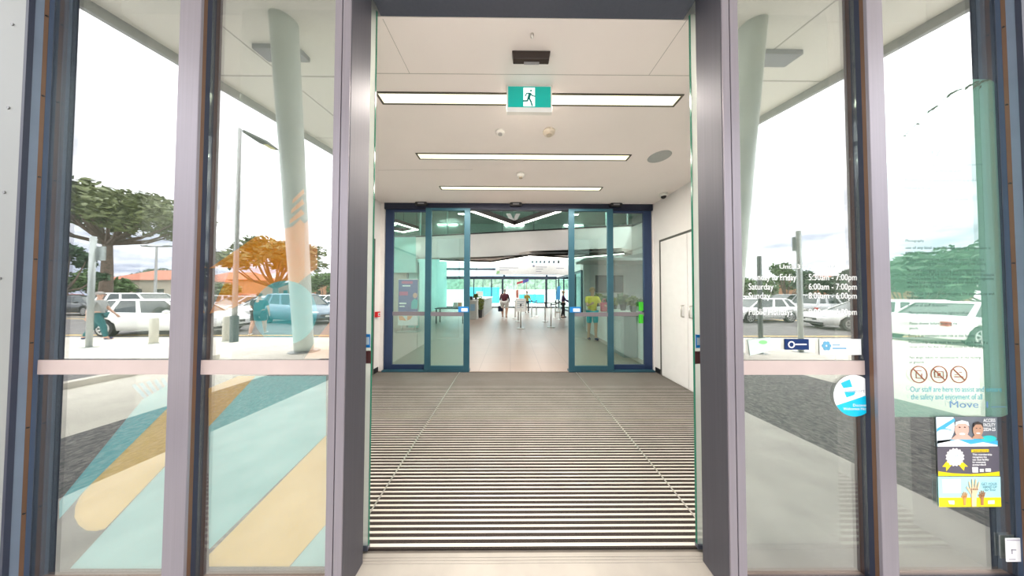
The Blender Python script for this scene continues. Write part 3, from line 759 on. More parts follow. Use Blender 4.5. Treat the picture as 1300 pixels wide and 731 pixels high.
q.build('lettering', white, w)
q = MB(); add_text(q, 'BENEFITS', *zq(348, 294), 2.2, dG, YO-.0034, wpx=20); q.build('heading', mat('heading brown', (.25, .18, .02), .5), w)
w = on_glass('window_poster', 'bottom sky blue and yellow poster with raised hands', 'poster', 1228, 623)
quad_px(MB(), [(103, 472), (545, 472), (550, 684), (110, 686)], A, B).build('sheet', mat('poster sky', (.45, .78, .84), .5), w)
q = MB(); quad_px(q, [(108, 620), (548, 618), (550, 684), (110, 686)], *lay(1)); q.build('yellow_base', yel, w)
def hand_px(cx, base, s_, m_, layer):
    q = MB()
    quad_px(q, [(cx-14*s_, base), (cx+14*s_, base), (cx+16*s_, base-75*s_), (cx+26*s_, base-112*s_), (cx-22*s_, base-112*s_), (cx-16*s_, base-75*s_)], *lay(layer))
    for fx, fl, fa in ((-18, 50, -.25), (-5, 66, -.08), (8, 64, .08), (21, 48, .25)):
        bx, by = cx+fx*s_, base-105*s_; dx, dy = math.sin(fa), -math.cos(fa); n = (-dy*5.5*s_, dx*5.5*s_)
        quad_px(q, [(bx-n[0], by-n[1]), (bx+dx*fl*s_-n[0]*.7, by+dy*fl*s_-n[1]*.7), (bx+dx*(fl+5)*s_, by+dy*(fl+5)*s_), (bx+dx*fl*s_+n[0]*.7, by+dy*fl*s_+n[1]*.7), (bx+n[0], by+n[1])], *lay(layer))
    quad_px(q, [(cx-16*s_, base-70*s_), (cx-48*s_, base-118*s_), (cx-42*s_, base-126*s_), (cx-12*s_, base-98*s_)], *lay(layer))
    q.build('printed_hand', m_, w)
hand_px(352, 680, 1.12, mat('hand light', (.88, .60, .38), .6), 4); hand_px(288, 672, .55, mat('hand orange', (.72, .34, .10), .6), 3); hand_px(412, 672, .6, mat('hand brown', (.45, .20, .08), .6), 3)
q = MB(); quad_px(q, [(128, 490), (262, 486), (265, 585), (135, 588)], *lay(1)); quad_px(q, [(172, 640), (215, 640), (215, 668), (180, 664)], *lay(2)); quad_px(q, [(455, 640), (500, 638), (500, 662), (455, 664)], *lay(2)); q.build('white_panel', mat('panel pale', (.70, .88, .90), .5), w)
q = MB()
for s_, x, y, wd in (('GET YOUR', 405, 530, 20), ('HAND UP', 415, 552, 18), ('for free', 428, 572, 14)): add_text(q, s_, *zq(x, y), 3.2, dG, YO-.003, wpx=wd)
q.build('lettering', mat('poster ink', (.05, .20, .24), .6), w)
# small label by the jamb
dd = 1.139; a = P(1278, 713, dd); b = P(1301, 683, dd)
w = thing('small_label', ((a.x+XR)/2, D(dd), a.z), 'small white label fixed to the right jamb near the ground', 'label')
MB().box(a.x, XR+.001, D(dd), D(dd)+.002, a.z, b.z).build('plate', white, w)
q = MB(); q.box(a.x+.004, XR-.004, D(dd)-.001, D(dd), b.z-.012, b.z-.006); c = ((a.x+XR)/2, (a.z+b.z)/2)
q.box(c[0]-.012, c[0]+.012, D(dd)-.001, D(dd), c[1]-.002, c[1]+.004); q.box(c[0]-.012, c[0]-.006, D(dd)-.001, D(dd), c[1]-.02, c[1]+.004); q.box(a.x+.01, XR-.03, D(dd)-.001, D(dd), a.z+.010, a.z+.014)
q.build('print', mat('label grey', (.45, .42, .48), .5), w)

# ================================================================== LOBBY
LXL, LXR = -6.2, 6.4
dF = 21.5; YFAR = D(dF); LZ = 5.4
tile_m = tiles('lobby tiles', (.37, .28, .235), (.39, .295, .25), (.28, .22, .19), .6, .35, .010)
struct(MB().box(LXL, LXR, YI-.02, YFAR+.1, -.1, 0).build('floor_lobby', tile_m), 'beige tiled floor of the lobby beyond the inner doors', 'floor')
lob_w = mat('lobby white', (.80, .76, .75), .6, 0, .02, 2); aqua_w = mat('lobby aqua wall', (.40, .68, .64), .6, 0, .04, 2); grey_w = mat('lobby grey wall', (.50, .50, .50), .6)
struct(MB().box(LXL-.1, LXL, YI+.08, YFAR, 0, LZ).build('wall_lobby_left', aqua_w), 'pale aqua left wall of the lobby', 'wall')
struct(MB().box(LXR, LXR+.1, YI+.08, YFAR, 0, LZ).build('wall_lobby_right', grey_w), 'grey right wall of the lobby', 'wall')
struct(MB().box(LXL, CXL-.12, YI, YI+.08, 0, LZ).build('wall_lobby_front_left', lob_w), 'white lobby wall left of the airlock', 'wall')
struct(MB().box(CXR+.12, LXR, YI, YI+.08, 0, LZ).build('wall_lobby_front_right', lob_w), 'white lobby wall right of the airlock', 'wall')
struct(MB().box(CXL-.12, CXR+.12, YI+.02, YI+.1, CZ+.15, LZ).build('wall_lobby_front_upper', lob_w), 'white lobby wall above the inner doors', 'wall')
struct(MB().box(LXL-.1, LXR+.1, YI, YFAR+.1, LZ, LZ+.1).build('ceiling_lobby', mat('lobby ceiling', (.58, .65, .62), .7)), 'grey green high ceiling of the lobby', 'ceiling')
# lights added out of view to brighten the lobby
for i, (x, d) in enumerate(((-4.2, 6), (4.2, 6), (-3.6, 13), (0.2, 13), (3.6, 13), (-2.5, 18.5), (2.5, 18.5))):
    w = thing('added_light', (x, D(d), LZ), 'added square light in the high lobby ceiling, out of view', 'ceiling light', 'added lights in the lobby ceiling')
    MB().box(x-.6, x+.6, D(d)-.6, D(d)+.6, LZ-.03, LZ).build('frame', white_p, w)
    MB().box(x-.56, x+.56, D(d)-.56, D(d)+.56, LZ-.034, LZ-.030).build('diffuser', mat('added light diffuser', (1, .98, .94), .5, 0, .01, emit=2.), w)
    L = bpy.data.lights.new('added_lamp', 'AREA'); L.shape = 'SQUARE'; L.size = 1.1; L.energy = 66; L.color = (1, .97, .93)
    lo = bpy.data.objects.new('added_lamp', L); COL.objects.link(lo); lo.parent = w; lo.location = (0, 0, -.05)
# mezzanine bulkhead, slightly skewed
def bulk(px_l, px_r, dl, dr, yt_l, yt_r, yb_l, yb_r, th, name, m_, label):
    a = P(px_l, yb_l, dl); b = P(px_r, yb_r, dr); c = P(px_r, yt_r, dr); e = P(px_l, yt_l, dl)
    lo = [(a.x, a.y, a.z), (b.x, b.y, b.z), (b.x, b.y+th, b.z), (a.x, a.y+th, a.z)]
    hi = [(e.x, e.y, e.z), (c.x, c.y, c.z), (c.x, c.y+th, c.z), (e.x, e.y+th, e.z)]
    return struct(MB().hexa(lo, hi).build(name, m_), label, 'wall')
bulk(528, 804, 9.0, 7.6, 300.5, 286, 327.5, 323, .25, 'wall_bulkhead', lob_w, 'white mezzanine bulkhead spanning the lobby')
bulk(528, 804, 8.98, 7.58, 299.5, 284.8, 300.9, 286.4, .3, 'trim_2', black, 'black coping along the top of the white bulkhead')
bulk(804, 826, 7.6, 6.3, 286, 277, 323, 318, .25, 'wall_bulkhead_return', lob_w, 'white bulkhead return turning toward the right wall')
bulk(804, 826, 7.58, 6.28, 284.8, 275.5, 286.4, 277.5, .3, 'trim_3', black, 'black coping on the right bulkhead return')
bulk(470, 528, 9.4, 9.1, 301, 300.5, 346, 346, .2, 'wall_aqua', aqua_w, 'pale aqua wall panel left of the white bulkhead')
bulk(470, 528, 9.38, 9.08, 299.5, 299, 301.2, 300.7, .25, 'trim_4', mat('trim grey', (.2, .24, .24), .5), 'grey line along the top of the aqua wall')
# mezzanine glazing above
gl_m = glass('mezzanine glass', .008, (.80, .93, .89))
mz = empty('window_5', (0, D(8.7), 3.8)); struct(mz, 'green tinted mezzanine glazing above the white bulkhead', 'window')
a = P(470, 300, 9.3); b = P(804, 286, 7.68); zt = 5.35
MB().hexa([(a.x, a.y+.1, a.z), (b.x, b.y+.1, b.z), (b.x, b.y+.12, b.z), (a.x, a.y+.12, a.z)], [(a.x, a.y+.1, zt), (b.x, b.y+.1, zt), (b.x, b.y+.12, zt), (a.x, a.y+.12, zt)]).build('glass_pane', gl_m, mz)
fr = MB()
for x in (533, 567, 637.5, 677.5, 770, 797):
    t_ = (x-470)/(804-470); dd = 9.3+(7.68-9.3)*t_+.1; xx = PX(x, dd)
    fr.box(xx-.025, xx+.025, D(dd)-.01, D(dd)+.05, 3.75, zt)
fr.build('glazing_bars', mat('grey glazing bar', (.40, .42, .42), .4, .5), mz)
struct(MB().box(LXL, LXR, D(12.5), D(12.6), 3.9, LZ).build('wall_mezzanine', mat('mezzanine wall', (.66, .73, .70), .6)), 'grey green back wall of the mezzanine', 'wall')
struct(MB().box(LXL, LXR, D(9.7), D(12.6), 3.75, 3.9).build('floor_mezzanine', lob_w), 'mezzanine floor slab', 'floor')
# V emblem on the glazing
pts = [(642.5, 271), (648, 271), (651.8, 278), (655.2, 271), (660.5, 271), (655, 281.5), (648.5, 281.5)]
dv = 8.25
tag(MB().slab([(P(x, y, dv).x, P(x, y, dv).z) for x, y in pts], D(dv), D(dv)+.03).build('letter_emblem', white), 'white V shaped emblem on the mezzanine glazing', 'emblem')
# soffit and zig-zag edge light
zsf = 2.86
zz = [(560, 331, 0), (624, 333.3, 0), (672, 325.2, 0), (722, 328, 0), (790, 322, 0)]
# pendant lights
def led_path(name, pts3, label, hh, wd, zc, mats_, closed=False):
    w = thing(name, pts3[0], label, 'pendant light', 'angular led lights in the lobby')
    hs = MB(); df = MB()
    n = len(pts3)
    for i in range(n if closed else n-1):
        a_ = Vector(pts3[i]); b_ = Vector(pts3[(i+1) % n]); v = (b_-a_).normalized(); q = Vector((-v.y, v.x, 0))*wd/2
        a_ = a_-v*wd*.5; b_ = b_+v*wd*.5
        up = Vector((0, 0, hh))
        hs.hexa([a_-q, b_-q, b_+q, a_+q], [a_-q+up, b_-q+up, b_+q+up, a_+q+up])
        dn = Vector((0, 0, .015)); q2 = q*1.0
        df.hexa([a_-q2-dn, b_-q2-dn, b_+q2-dn, a_+q2-dn], [a_-q2-dn*.02, b_-q2-dn*.02, b_+q2-dn*.02, a_+q2-dn*.02])
    hs.build('housing', mat('led housing', (.03, .022, .018), .45), w); df.build('diffuser', mat('bright led', (1, .95, .86), .5, 0, .01, emit=3.5), w)
    if zc:
        c = MB()
        for p_ in pts3: c.cyl((p_[0], p_[1], p_[2]+hh), (p_[0], p_[1], zc), .006, n=6)
        c.build('suspension_cable', black, w)
    return w
zc_ = 3.86
ch = [G(598, 267.5, zc_), G(653, 286.5, zc_), G(712, 267.5, zc_)]
led_path('pendant_light', ch, 'chevron shaped led pendant hanging just inside the inner doors', .16, .10, LZ, None)
qd = [G(497, 283, zc_), G(511, 296, zc_), G(529, 291, zc_), G(503, 280.5, zc_)]
led_path('pendant_light', [G(492, 291, zc_), G(512, 294.5, zc_), G(529, 291, zc_), G(503, 283, zc_)], 'kite shaped led pendant seen through the left side panel', .12, .10, LZ, None, closed=True)
zz3 = [G(x, y, zsf-.075) for x, y, _ in zz]
ed_ = led_path('trim_5', zz3, 'zigzag led strip along the soffit edge under the bulkhead', .07, .10, None, None)
a = P(528, 328, 9.0); b = P(804, 323, 7.6)
ed_['kind'] = 'structure'
sof = [(a.x, a.y+.02)]+[(b.x, b.y+.02), (zz3[4].x, zz3[4].y+.02)]+[(p.x, p.y+.08) for p in reversed(zz3[:4])]
struct(MB().plate(sof, zsf, zsf+.12).build('ceiling_soffit', mat('soffit pinkish', (.66, .58, .54), .7)), 'low soffit behind the white bulkhead', 'ceiling')
# hanging sign board
d = 14.
w = thing('sign_board', (P(674, 342, d).x, D(d), P(674, 342, d).z), 'long white information board hanging across the lobby', 'sign')
a = P(629.5, 348.5, d); b = P(722, 336, d)
MB().box(a.x, b.x, D(d), D(d)+.06, a.z, b.z).build('board', mat('board white', (.80, .78, .78), .5), w)
tx = MB()
for x, y, wd in ((634, 339.6, 24), (634, 342.3, 12), (680.5, 338.6, 14), (680.5, 341.2, 9), (680.5, 344, 7), (706, 340, 10)):
    q = P(x, y, d); tx.box(q.x, q.x+wd*d/FPX, D(d)-.006, D(d)-.001, q.z-.03, q.z)
q = P(677.5, 337.5, d); tx.slab([(q.x+.07*math.cos(i*PI/6), q.z+.07*math.sin(i*PI/6)) for i in range(12)], D(d)-.006, D(d)-.001)
tx.build('printed_lines', mat('board ink', (.25, .25, .35), .6), w)
q = MB(); c = P(632, 346, d); q.slab([(c.x-.1, c.z-.1), (c.x+.1, c.z-.05), (c.x+.12, c.z+.12), (c.x-.05, c.z+.1)], D(d)-.007, D(d)-.001); q.build('green_motif', mat('motif green', (.35, .6, .3), .5), w)
c = MB()
for x in (a.x+.2, b.x-.2): c.cyl((x, D(d)+.03, b.z), (x, D(d)+.03, LZ), .01, n=6)
c.build('suspension_cable', black, w)
# bulkhead-high ceiling spots row (small dark fittings)
for i, x in enumerate((676, 681, 686, 691, 697, 703, 709)):
    p = G(x, 333.2, 3.35)
    w = thing('track_spotlight', (p.x, p.y, 3.35), ('first', 'second', 'third', 'fourth', 'fifth', 'sixth', 'seventh')[i]+' small black spotlight from the left above the white sign board', 'spotlight', 'spotlights above the sign board')
    MB().cyl((p.x, p.y, 3.33), (p.x, p.y-.05, 3.45), .06, .045, 10).build('head', black, w); MB().cyl((p.x, p.y, 3.44), (p.x, p.y, LZ), .012, n=6).build('stem', black, w)

# far glazed wall
d = dF
fw = empty('window_6', (0, YFAR, 0)); struct(fw, 'glazed far wall of the lobby with navy frames', 'window')
dk = mat('far frame navy', (.015, .025, .05), .4)
fr = MB()
def fx(x): return PX(x, dF)
for x, wd in ((601.5, 1.2), (613, .6), (624, 1.4), (638, 2.4), (652.5, .5), (665.5, .4), (679, .5), (693.5, 2.6), (706, 1), (722, .8)):
    hw = wd/2*dF/FPX; fr.box(fx(x)-hw, fx(x)+hw, YFAR-.05, YFAR+.05, 0, PZ(352, dF))
fr.box(LXL, PX(706, dF), YFAR-.06, YFAR+.06, PZ(354.5, dF), PZ(350.8, dF))
fr.box(LXL, fx(629), YFAR-.06, YFAR+.06, PZ(343, dF), PZ(340.5, dF))
fr.box(fx(706), LXR, YFAR-.05, YFAR+.05, PZ(352, dF)-.15, PZ(351, dF))
fr.box(LXL, LXR, YFAR-.05, YFAR+.05, 0, .12)
for x in (640, 694): fr.box(fx(x)-.1, fx(x)+.1, YFAR-.05, YFAR+.05, PZ(352, dF), PZ(349, dF))
fr.build('frame', dk, fw)
MB().box(LXL, LXR, YFAR-.004, YFAR+.004, .1, LZ).build('glass_pane', glass('far glass', .05, (.86, .96, .95)), fw)
fb = MB()
for x in (-5, -3.3, -1.7, 0, 1.7, 3.3, 5): fb.box(x-.02, x+.02, YFAR-.03, YFAR+.03, 3.0, LZ)
fb.build('upper_bars', mat('grey glazing bar', (.4, .42, .42)), fw)
# side glazing on the far right
sw = empty('window_7', (4.6, D(17), 0)); struct(sw, 'dark framed glazed screen along the right of the lobby', 'window')
fr = MB()
for dd in (14.2, 15.6, 17.2, 19, 21): fr.box(4.55, 4.65, D(dd)-.05, D(dd)+.05, 0, 2.9)
fr.box(4.55, 4.65, D(14.2), D(21.4), 2.8, 2.95); fr.box(4.55, 4.65, D(14.2), D(21.4), 0, .1)
fr.build('frame', dk, sw); MB().box(4.597, 4.603, D(14.2), D(21.4), .1, 2.8).build('glass_pane', glass('far glass', .05, (.9, .97, .96)), sw)
struct(MB().box(4.5, 4.7, D(14.1), D(21.5), 2.95, LZ).build('wall_screen_upper', lob_w), 'white wall above the right glazed screen', 'wall')
# pool hall yard beyond the far glass
struct(MB().box(-14, 14, YFAR+.1, YFAR+34, -.12, -.02).build('ground_yard', conc_w), 'pale paving beyond the far glass', 'ground')
pw = MB()
pw.box(PX(659, 31), PX(691, 31), D(31), D(31.1), -.02, 1.25); pw.box(PX(596, 31), PX(634, 31), D(31), D(31.1), -.02, 2.2)
tag(pw.build('pool_screen', mat('pool screen blue', (.05, .50, .68), .4, 0, .25, 1.2)), 'bright blue low screen beyond the far glass wall', 'screen')
tag(MB().box(-16, 16, D(52), D(53), -.1, 4.6).build('clipped_hedge', mat('pale hedge', (.22, .30, .22), .9, 0, .5, 1.5)), 'pale green hedge beyond the white boundary fence', 'hedge')
tag(MB().box(-12, 12, D(40), D(40.3), -.02, 2.0).build('boundary_fence', mat('white fence', (.75, .77, .76), .6)), 'white boundary fence far beyond the glass wall', 'fence')

# reception counter on the left
d0, d1 = 13.5, 19.5
xa0, xb0 = PX(619, d0)-.0, -1.63
ct = thing('reception_counter', (-2.2, D(16), 0), 'long grey panelled reception counter on the left of the lobby', 'counter')
MB().hexa([(-1.62-.75, D(d0), 0), (-1.62, D(d0), 0), (-1.62, D(d1), 0), (-2.4, D(d1), 0)], [(-1.62-.75, D(d0), 1.06), (-1.62, D(d0), 1.06), (-1.62, D(d1), 1.06), (-2.4, D(d1), 1.06)]).build('body', mat('counter grey', (.50, .49, .48), .5, 0, .05), ct)
MB().box(-2.45, -1.55, D(d0)-.05, D(d1)+.05, 1.06, 1.12).build('countertop', mat('counter top', (.75, .73, .70), .35), ct, bevel=.01)
gv = MB()
for k in range(18):
    y = D(d0)+.1+k*.36; gv.box(-1.622, -1.612, y, y+.015, .05, 1.0)
gv.build('panel_grooves', mat('groove', (.30, .29, .28), .6), ct)
w = thing('computer_monitor', (-2.0, D(14.3), 1.12), 'white backed monitor on the reception counter', 'monitor')
MB().box(-2.22, -1.78, D(14.3)-.02, D(14.3)+.02, 1.24, 1.56).build('screen', white_p, w, bevel=.006); MB().cyl((-2.0, D(14.3)+.03, 1.125), (-2.0, D(14.3)+.03, 1.36), .022, n=10).build('stand', metal_b, w); MB().box(-2.12, -1.88, D(14.3)-.07, D(14.3)+.09, 1.121, 1.132).build('base', metal_b, w)
# front end block with sign panel
d = 12.15; a = P(596.5, 405, d); b = P(605.5, 382, d)
w = thing('reception_pedestal', ((a.x+b.x)/2, D(d), 0), 'grey pedestal with a blue notice at the near end of reception', 'pedestal')
MB().box(a.x-.25, b.x, D(d), D(d)+.55, 0, b.z).build('body', mat('pedestal grey', (.55, .54, .52), .5), w, bevel=.01)
MB().box(a.x-.27, b.x+.02, D(d)-.02, D(d)+.57, b.z, b.z+.04).build('top', mat('counter top', (.75, .73, .7)), w)
q0 = P(597, 394.5, d); q1 = P(603, 386, d)
MB().box(q0.x, q1.x, D(d)-.012, D(d)-.001, q0.z, q1.z).build('notice', mat('notice blue', (.30, .48, .66), .5), w)
for xx, lab in ((-2.27, 'dark box shaped printer on the reception pedestal'),):
    w = thing('printer', (xx, D(d)+.3, b.z+.04), lab, 'printer'); MB().box(xx-.18, xx+.14, D(d)+.15, D(d)+.45, b.z+.04, b.z+.26).build('body', black, w, bevel=.02); MB().box(xx-.13, xx+.09, D(d)+.12, D(d)+.15, b.z+.08, b.z+.1).build('paper_tray', white_p, w)
leaf_g = mat('plant leaf', (.06, .13, .04), .5, 0, .5, 6); leaf_y = mat('leaf lime', (.20, .24, .05), .5, 0, .4, 6)
def leaves(mb, c, rx, ry, rz_, n, s_, rnd):
    for _ in range(n):
        u = rnd.uniform(-1, 1); a = rnd.uniform(0, 2*PI); rr = rnd.random()**.45; q = math.sqrt(1-u*u)
        p = Vector((c[0]+rx*rr*q*math.cos(a), c[1]+ry*rr*q*math.sin(a), c[2]+rz_*rr*u))
        e1 = Vector((rnd.uniform(-1, 1), rnd.uniform(-1, 1), rnd.uniform(-.6, .6))).normalized()*s_*rnd.uniform(.6, 1.3); e2 = e1.cross(Vector((rnd.uniform(-1, 1), rnd.uniform(-1, 1), rnd.uniform(-1, 1)))).normalized()*s_*.42
        mb.add([p-e1, p+e2, p+e1, p-e2], [(0, 1, 2, 3)])
    return mb
def pot_plant(x, y, z, h, label, m_, wide=.25, group=None):
    w = thing('potted_plant', (x, y, z), label, 'plant', group); rnd = random.Random(int(x*100+y*10))
    ph = h*.38
    MB().lathe([(wide*.42, 0), (wide*.58, ph*.9), (wide*.62, ph), (wide*.5, ph), (wide*.5, ph*.85)], (x, y, z), 18).build('pot', mat('planter charcoal', (.06, .06, .06), .5), w)
    st = MB()
    for k in range(5):
        a = k*1.26; st.tube([(x, y, z+ph*.8), (x+.05*math.cos(a), y+.05*math.sin(a), z+h*.65), (x+.12*math.cos(a), y+.12*math.sin(a), z+h*.9)], .008, 5)
    st.build('stem', mat('stem green', (.12, .18, .05), .6), w)
    leaves(MB(), (x, y, z+h*.68), wide, wide, h*.34, 170, .085, rnd).build('foliage', m_, w)
p = P(609.5, 398, 12.9)
pot_plant(p.x, D(13.0), 0, 1.25, 'tall leafy plant in a dark pot beside the reception pedestal', leaf_y, .22)
p = P(603.5, 380, 12.3); pot_plant(-1.93, D(12.38), 1.08, .32, 'small lime green plant on the reception pedestal', leaf_y, .11)

# stanchions with belts
st_list = [(654, 404, 'slim silver stanchion behind the white sign stanchion'), (658, 408, 'silver stanchion just behind the white notice stanchion'), (661, 417, 'nearest silver stanchion carrying a white notice'), (675, 403, 'silver stanchion right of the woman in black and yellow'),
           (681, 401.3, 'silver stanchion second right of the woman in black'), (692, 408.5, 'silver stanchion midway along the belt on the right'), (699.5, 415.5, 'nearest silver stanchion on the right side of the queue'), (705, 404, 'far silver stanchion at the right behind the queue'), (711, 405.8, 'silver stanchion next to the person in purple')]
tops = []
for x, y, lab in st_list:
    p = G(x, y, 0)
    w = thing('stanchion', (p.x, p.y, 0), lab, 'stanchion', 'silver queue stanchions in the lobby')
    MB().lathe([(.17, 0), (.17, .012), (.10, .03), (.03, .045)], (p.x, p.y, 0), 24).build('base', metal_b, w, smooth=True)
    MB().cyl((p.x, p.y, .03), (p.x, p.y, .96), .028, n=14).build('post', metal_b, w, smooth=True)
    MB().lathe([(.036, .93), (.036, 1.02), (.02, 1.03)], (p.x, p.y, 0), 14).build('belt_head', mat('belt head', (.08, .08, .09), .4), w)
    tops.append(p)
def belt(a, b, lab):
    p, q = tops[a], tops[b]; v = (q-p).normalized(); mb = MB(); n = 6
    pts = [p.lerp(q, i/n) for i in range(n+1)]
    for i in range(n):
        za = .985-.05*math.sin(PI*i/n); zb = .985-.05*math.sin(PI*(i+1)/n)
        o_ = Vector((-v.y, v.x, 0))*.0025
        a_, b_ = pts[i], pts[i+1]
        if i == 0: a_ = a_+v*.037
        if i == n-1: b_ = b_-v*.037
        mb.hexa([(a_.x-o_.x, a_.y-o_.y, za-.03), (b_.x-o_.x, b_.y-o_.y, zb-.03), (b_.x+o_.x, b_.y+o_.y, zb-.03), (a_.x+o_.x, a_.y+o_.y, za-.03)],
                [(a_.x-o_.x, a_.y-o_.y, za+.02), (b_.x-o_.x, b_.y-o_.y, zb+.02), (b_.x+o_.x, b_.y+o_.y, zb+.02), (a_.x+o_.x, a_.y+o_.y, za+.02)])
    tag(mb.build('queue_belt', mat('belt black', (.015, .015, .02), .6)), lab, 'belt', 'black belts between the stanchions')
belt(3, 5, 'black belt from the far middle stanchion to the right middle one'); belt(5, 8, 'black belt running to the stanchion beside the person in purple'); belt(0, 3, 'black belt between the two far middle stanchions'); belt(6, 8, 'black belt from the nearest right stanchion to the purple person')
p = tops[2]; w = thing('notice_holder', (p.x, p.y, 1.03), 'white notice in a frame on top of the nearest stanchion', 'notice')
MB().box(p.x-.21, p.x+.21, p.y-.012, p.y+.012, .70, 1.24).build('sheet', white, w); 
fr = MB(); fr.box(p.x-.225, p.x-.21, p.y-.015, p.y+.015, .69, 1.25); fr.box(p.x+.21, p.x+.225, p.y-.015, p.y+.015, .69, 1.25); fr.box(p.x-.21, p.x+.21, p.y-.015, p.y+.015, 1.24, 1.25); fr.build('frame', metal_b, w)
q = MB()
for k in range(4): q.box(p.x-.15, p.x+.15-.04*(k % 2), p.y-.0135, p.y-.0122, 1.10-.08*k, 1.13-.08*k)
q.build('printed_lines', mat('notice ink', (.45, .55, .62), .6), w)
# red and blue banner on two posts, blue upright banner
d = 18.5; a = P(656.5, 357, d); b = P(670, 354, d)
w = thing('banner_stand', (P(663, 370, d).x, D(d), 0), 'red and blue banner held on two thin posts near the far glass', 'banner')
for x in (657, 668.5):
    xx = PX(x, d); MB().cyl((xx, D(d), 0), (xx, D(d), PZ(355, d)), .03, n=10).build('post', mat('post pinkish', (.70, .55, .48), .5), w)
zz0 = PZ(360.5, d); zz1 = PZ(354, d)
MB().slab([(PX(656, d), PZ(361, d)), (PX(663.5, d), PZ(358.8, d)), (PX(663.5, d), PZ(356, d)), (PX(656, d), PZ(358.5, d))], D(d)-.05, D(d)-.03).build('red_half', mat('banner red', (.55, .06, .10), .6), w)
MB().slab([(PX(663.5, d), PZ(360, d)), (PX(671, d), PZ(357, d)), (PX(671, d), PZ(353.6, d)), (PX(663.5, d), PZ(355.5, d))], D(d)-.05, D(d)-.03).build('blue_half', mat('banner blue', (.10, .10, .40), .6), w)
MB().box(PX(655, d), PX(658.5, d), D(d)-.06, D(d)-.035, PZ(378, d), PZ(368, d)).build('red_flag', mat('flag red', (.62, .22, .18), .6), w)
d = 16.5
w = thing('pull_up_banner', (PX(708, d), D(d), 0), 'bright blue upright banner by the right glazed screen', 'banner')
MB().slab([(PX(705.5, d), PZ(380, d)), (PX(711, d), PZ(380, d)), (PX(711.5, d), PZ(362.5, d)), (PX(707.5, d), PZ(363.5, d))], D(d), D(d)+.02).build('sheet', mat('banner sky', (.08, .35, .70), .5), w)
MB().box(PX(705, d), PX(711.5, d), D(d)-.1, D(d)+.1, 0, .09).build('base', metal_b, w); MB().cyl((PX(708.5, d), D(d)+.04, .08), (PX(708.5, d), D(d)+.04, PZ(364, d)), .015, n=8).build('pole', metal_b, w)

# left part of the lobby: door, poster stand, table
dw = empty('door_9', (PX(505, 9.3), D(9.25), 0)); struct(dw, 'taupe door in the aqua lobby wall', 'door')
struct(MB().box(LXL, P(528, 371, 9.1).x, D(9.35), D(9.45), 0, 2.75).build('wall_aqua_lower', aqua_w), 'pale aqua lower wall on the left of the lobby', 'wall')
a = P(496, 346, 9.2); b = P(515, 346, 9.2)
MB().box(a.x-.3, b.x, D(9.3), D(9.34), 0, a.z).build('door_leaf', mat('door taupe', (.55, .48, .42), .5), dw); MB().box(b.x, b.x+.06, D(9.29), D(9.345), 0, a.z+.06).build('door_frame', mat('frame grey', (.3, .3, .3), .5), dw); MB().box(a.x-.3, b.x, D(9.29), D(9.345), a.z, a.z+.06).build('door_head', mat('frame grey', (.3, .3, .3), .5), dw)
d = 8.3
w = thing('poster_stand', (PX(518, d), D(d), 0), 'purple and white poster on a floor stand behind the left side panel', 'poster')
a = P(505, 413, d); b = P(531, 354, d)
MB().box(a.x, b.x, D(d), D(d)+.03, a.z, b.z).build('board', mat('stand white', (.80, .78, .78), .5), w)
q = MB(); c0 = P(505.5, 396, d); c1 = P(530.5, 355, d); q.box(c0.x, c1.x, D(d)-.004, D(d)-.0005, c0.z, c1.z); q.build('purple_field', mat('poster purple', (.14, .16, .36), .5), w)
q = MB()
for x0_, y0_, x1_2, y1_ in ((510, 357, 524, 360), (507, 370, 518, 375)): 
    c0 = P(x0_, y1_, d); c1 = P(x1_2, y0_, d); q.box(c0.x, c1.x, D(d)-.007, D(d)-.004, c0.z, c1.z)
q.build('magenta_heading', mat('poster magenta', (.55, .12, .25), .5), w)
q = MB()
for x0_, y0_, x1_2, y1_ in ((511, 362, 521, 363.5), (507, 384, 516, 386), (507, 388, 514, 389.5)):
    c0 = P(x0_, y1_, d); c1 = P(x1_2, y0_, d); q.box(c0.x, c1.x, D(d)-.007, D(d)-.004, c0.z, c1.z)
q.build('white_print', white, w)
q = MB(); c = P(527, 375, d); q.slab([(c.x+.08*math.cos(i*PI/8), c.z+.10*math.sin(i*PI/8)) for i in range(16)], D(d)-.009, D(d)-.004); q.build('printed_face', sk1, w)
q = MB(); q.slab([(P(x, y, d).x, P(x, y, d).z) for x, y in ((522, 392), (530, 392), (530.5, 381), (526, 379), (522.5, 383))], D(d)-.008, D(d)-.004); q.build('printed_shirt', mat('printed teal', (.10, .50, .52), .5), w)
q = MB()
for pts in (((506, 401), (511, 401), (516, 407), (507, 406)), ((517, 401), (524, 401), (521, 405), (517, 407))):
    q.slab([(P(x, y, d).x, P(x, y, d).z) for x, y in pts], D(d)-.006, D(d)-.0005)
q.build('orange_motif', mat('motif orange', (.90, .40, .20), .5), w)
ft = MB(); ft.box(a.x-.02, b.x+.02, D(d)-.15, D(d)+.2, 0, .03); ft.box(a.x+.1, a.x+.13, D(d)+.03, D(d)+.06, .03, b.z*.9); ft.box(b.x-.13, b.x-.1, D(d)+.03, D(d)+.06, .03, b.z*.9); ft.build('foot_frame', metal_b, w)
d = 10.5
w = thing('side_table', (PX(570, d), D(d), 0), 'dark topped table behind the left inner sliding leaf', 'table')
a = PX(552, d); b = PX(589, d)
MB().box(a, b, D(d), D(d)+.7, .70, .74).build('tabletop', mat('table dark', (.10, .12, .13), .5), w)
for xx in (a+.04, b-.08):
    for yy in (D(d)+.04, D(d)+.62): MB().box(xx, xx+.04, yy, yy+.04, 0, .70).build('leg', black, w)
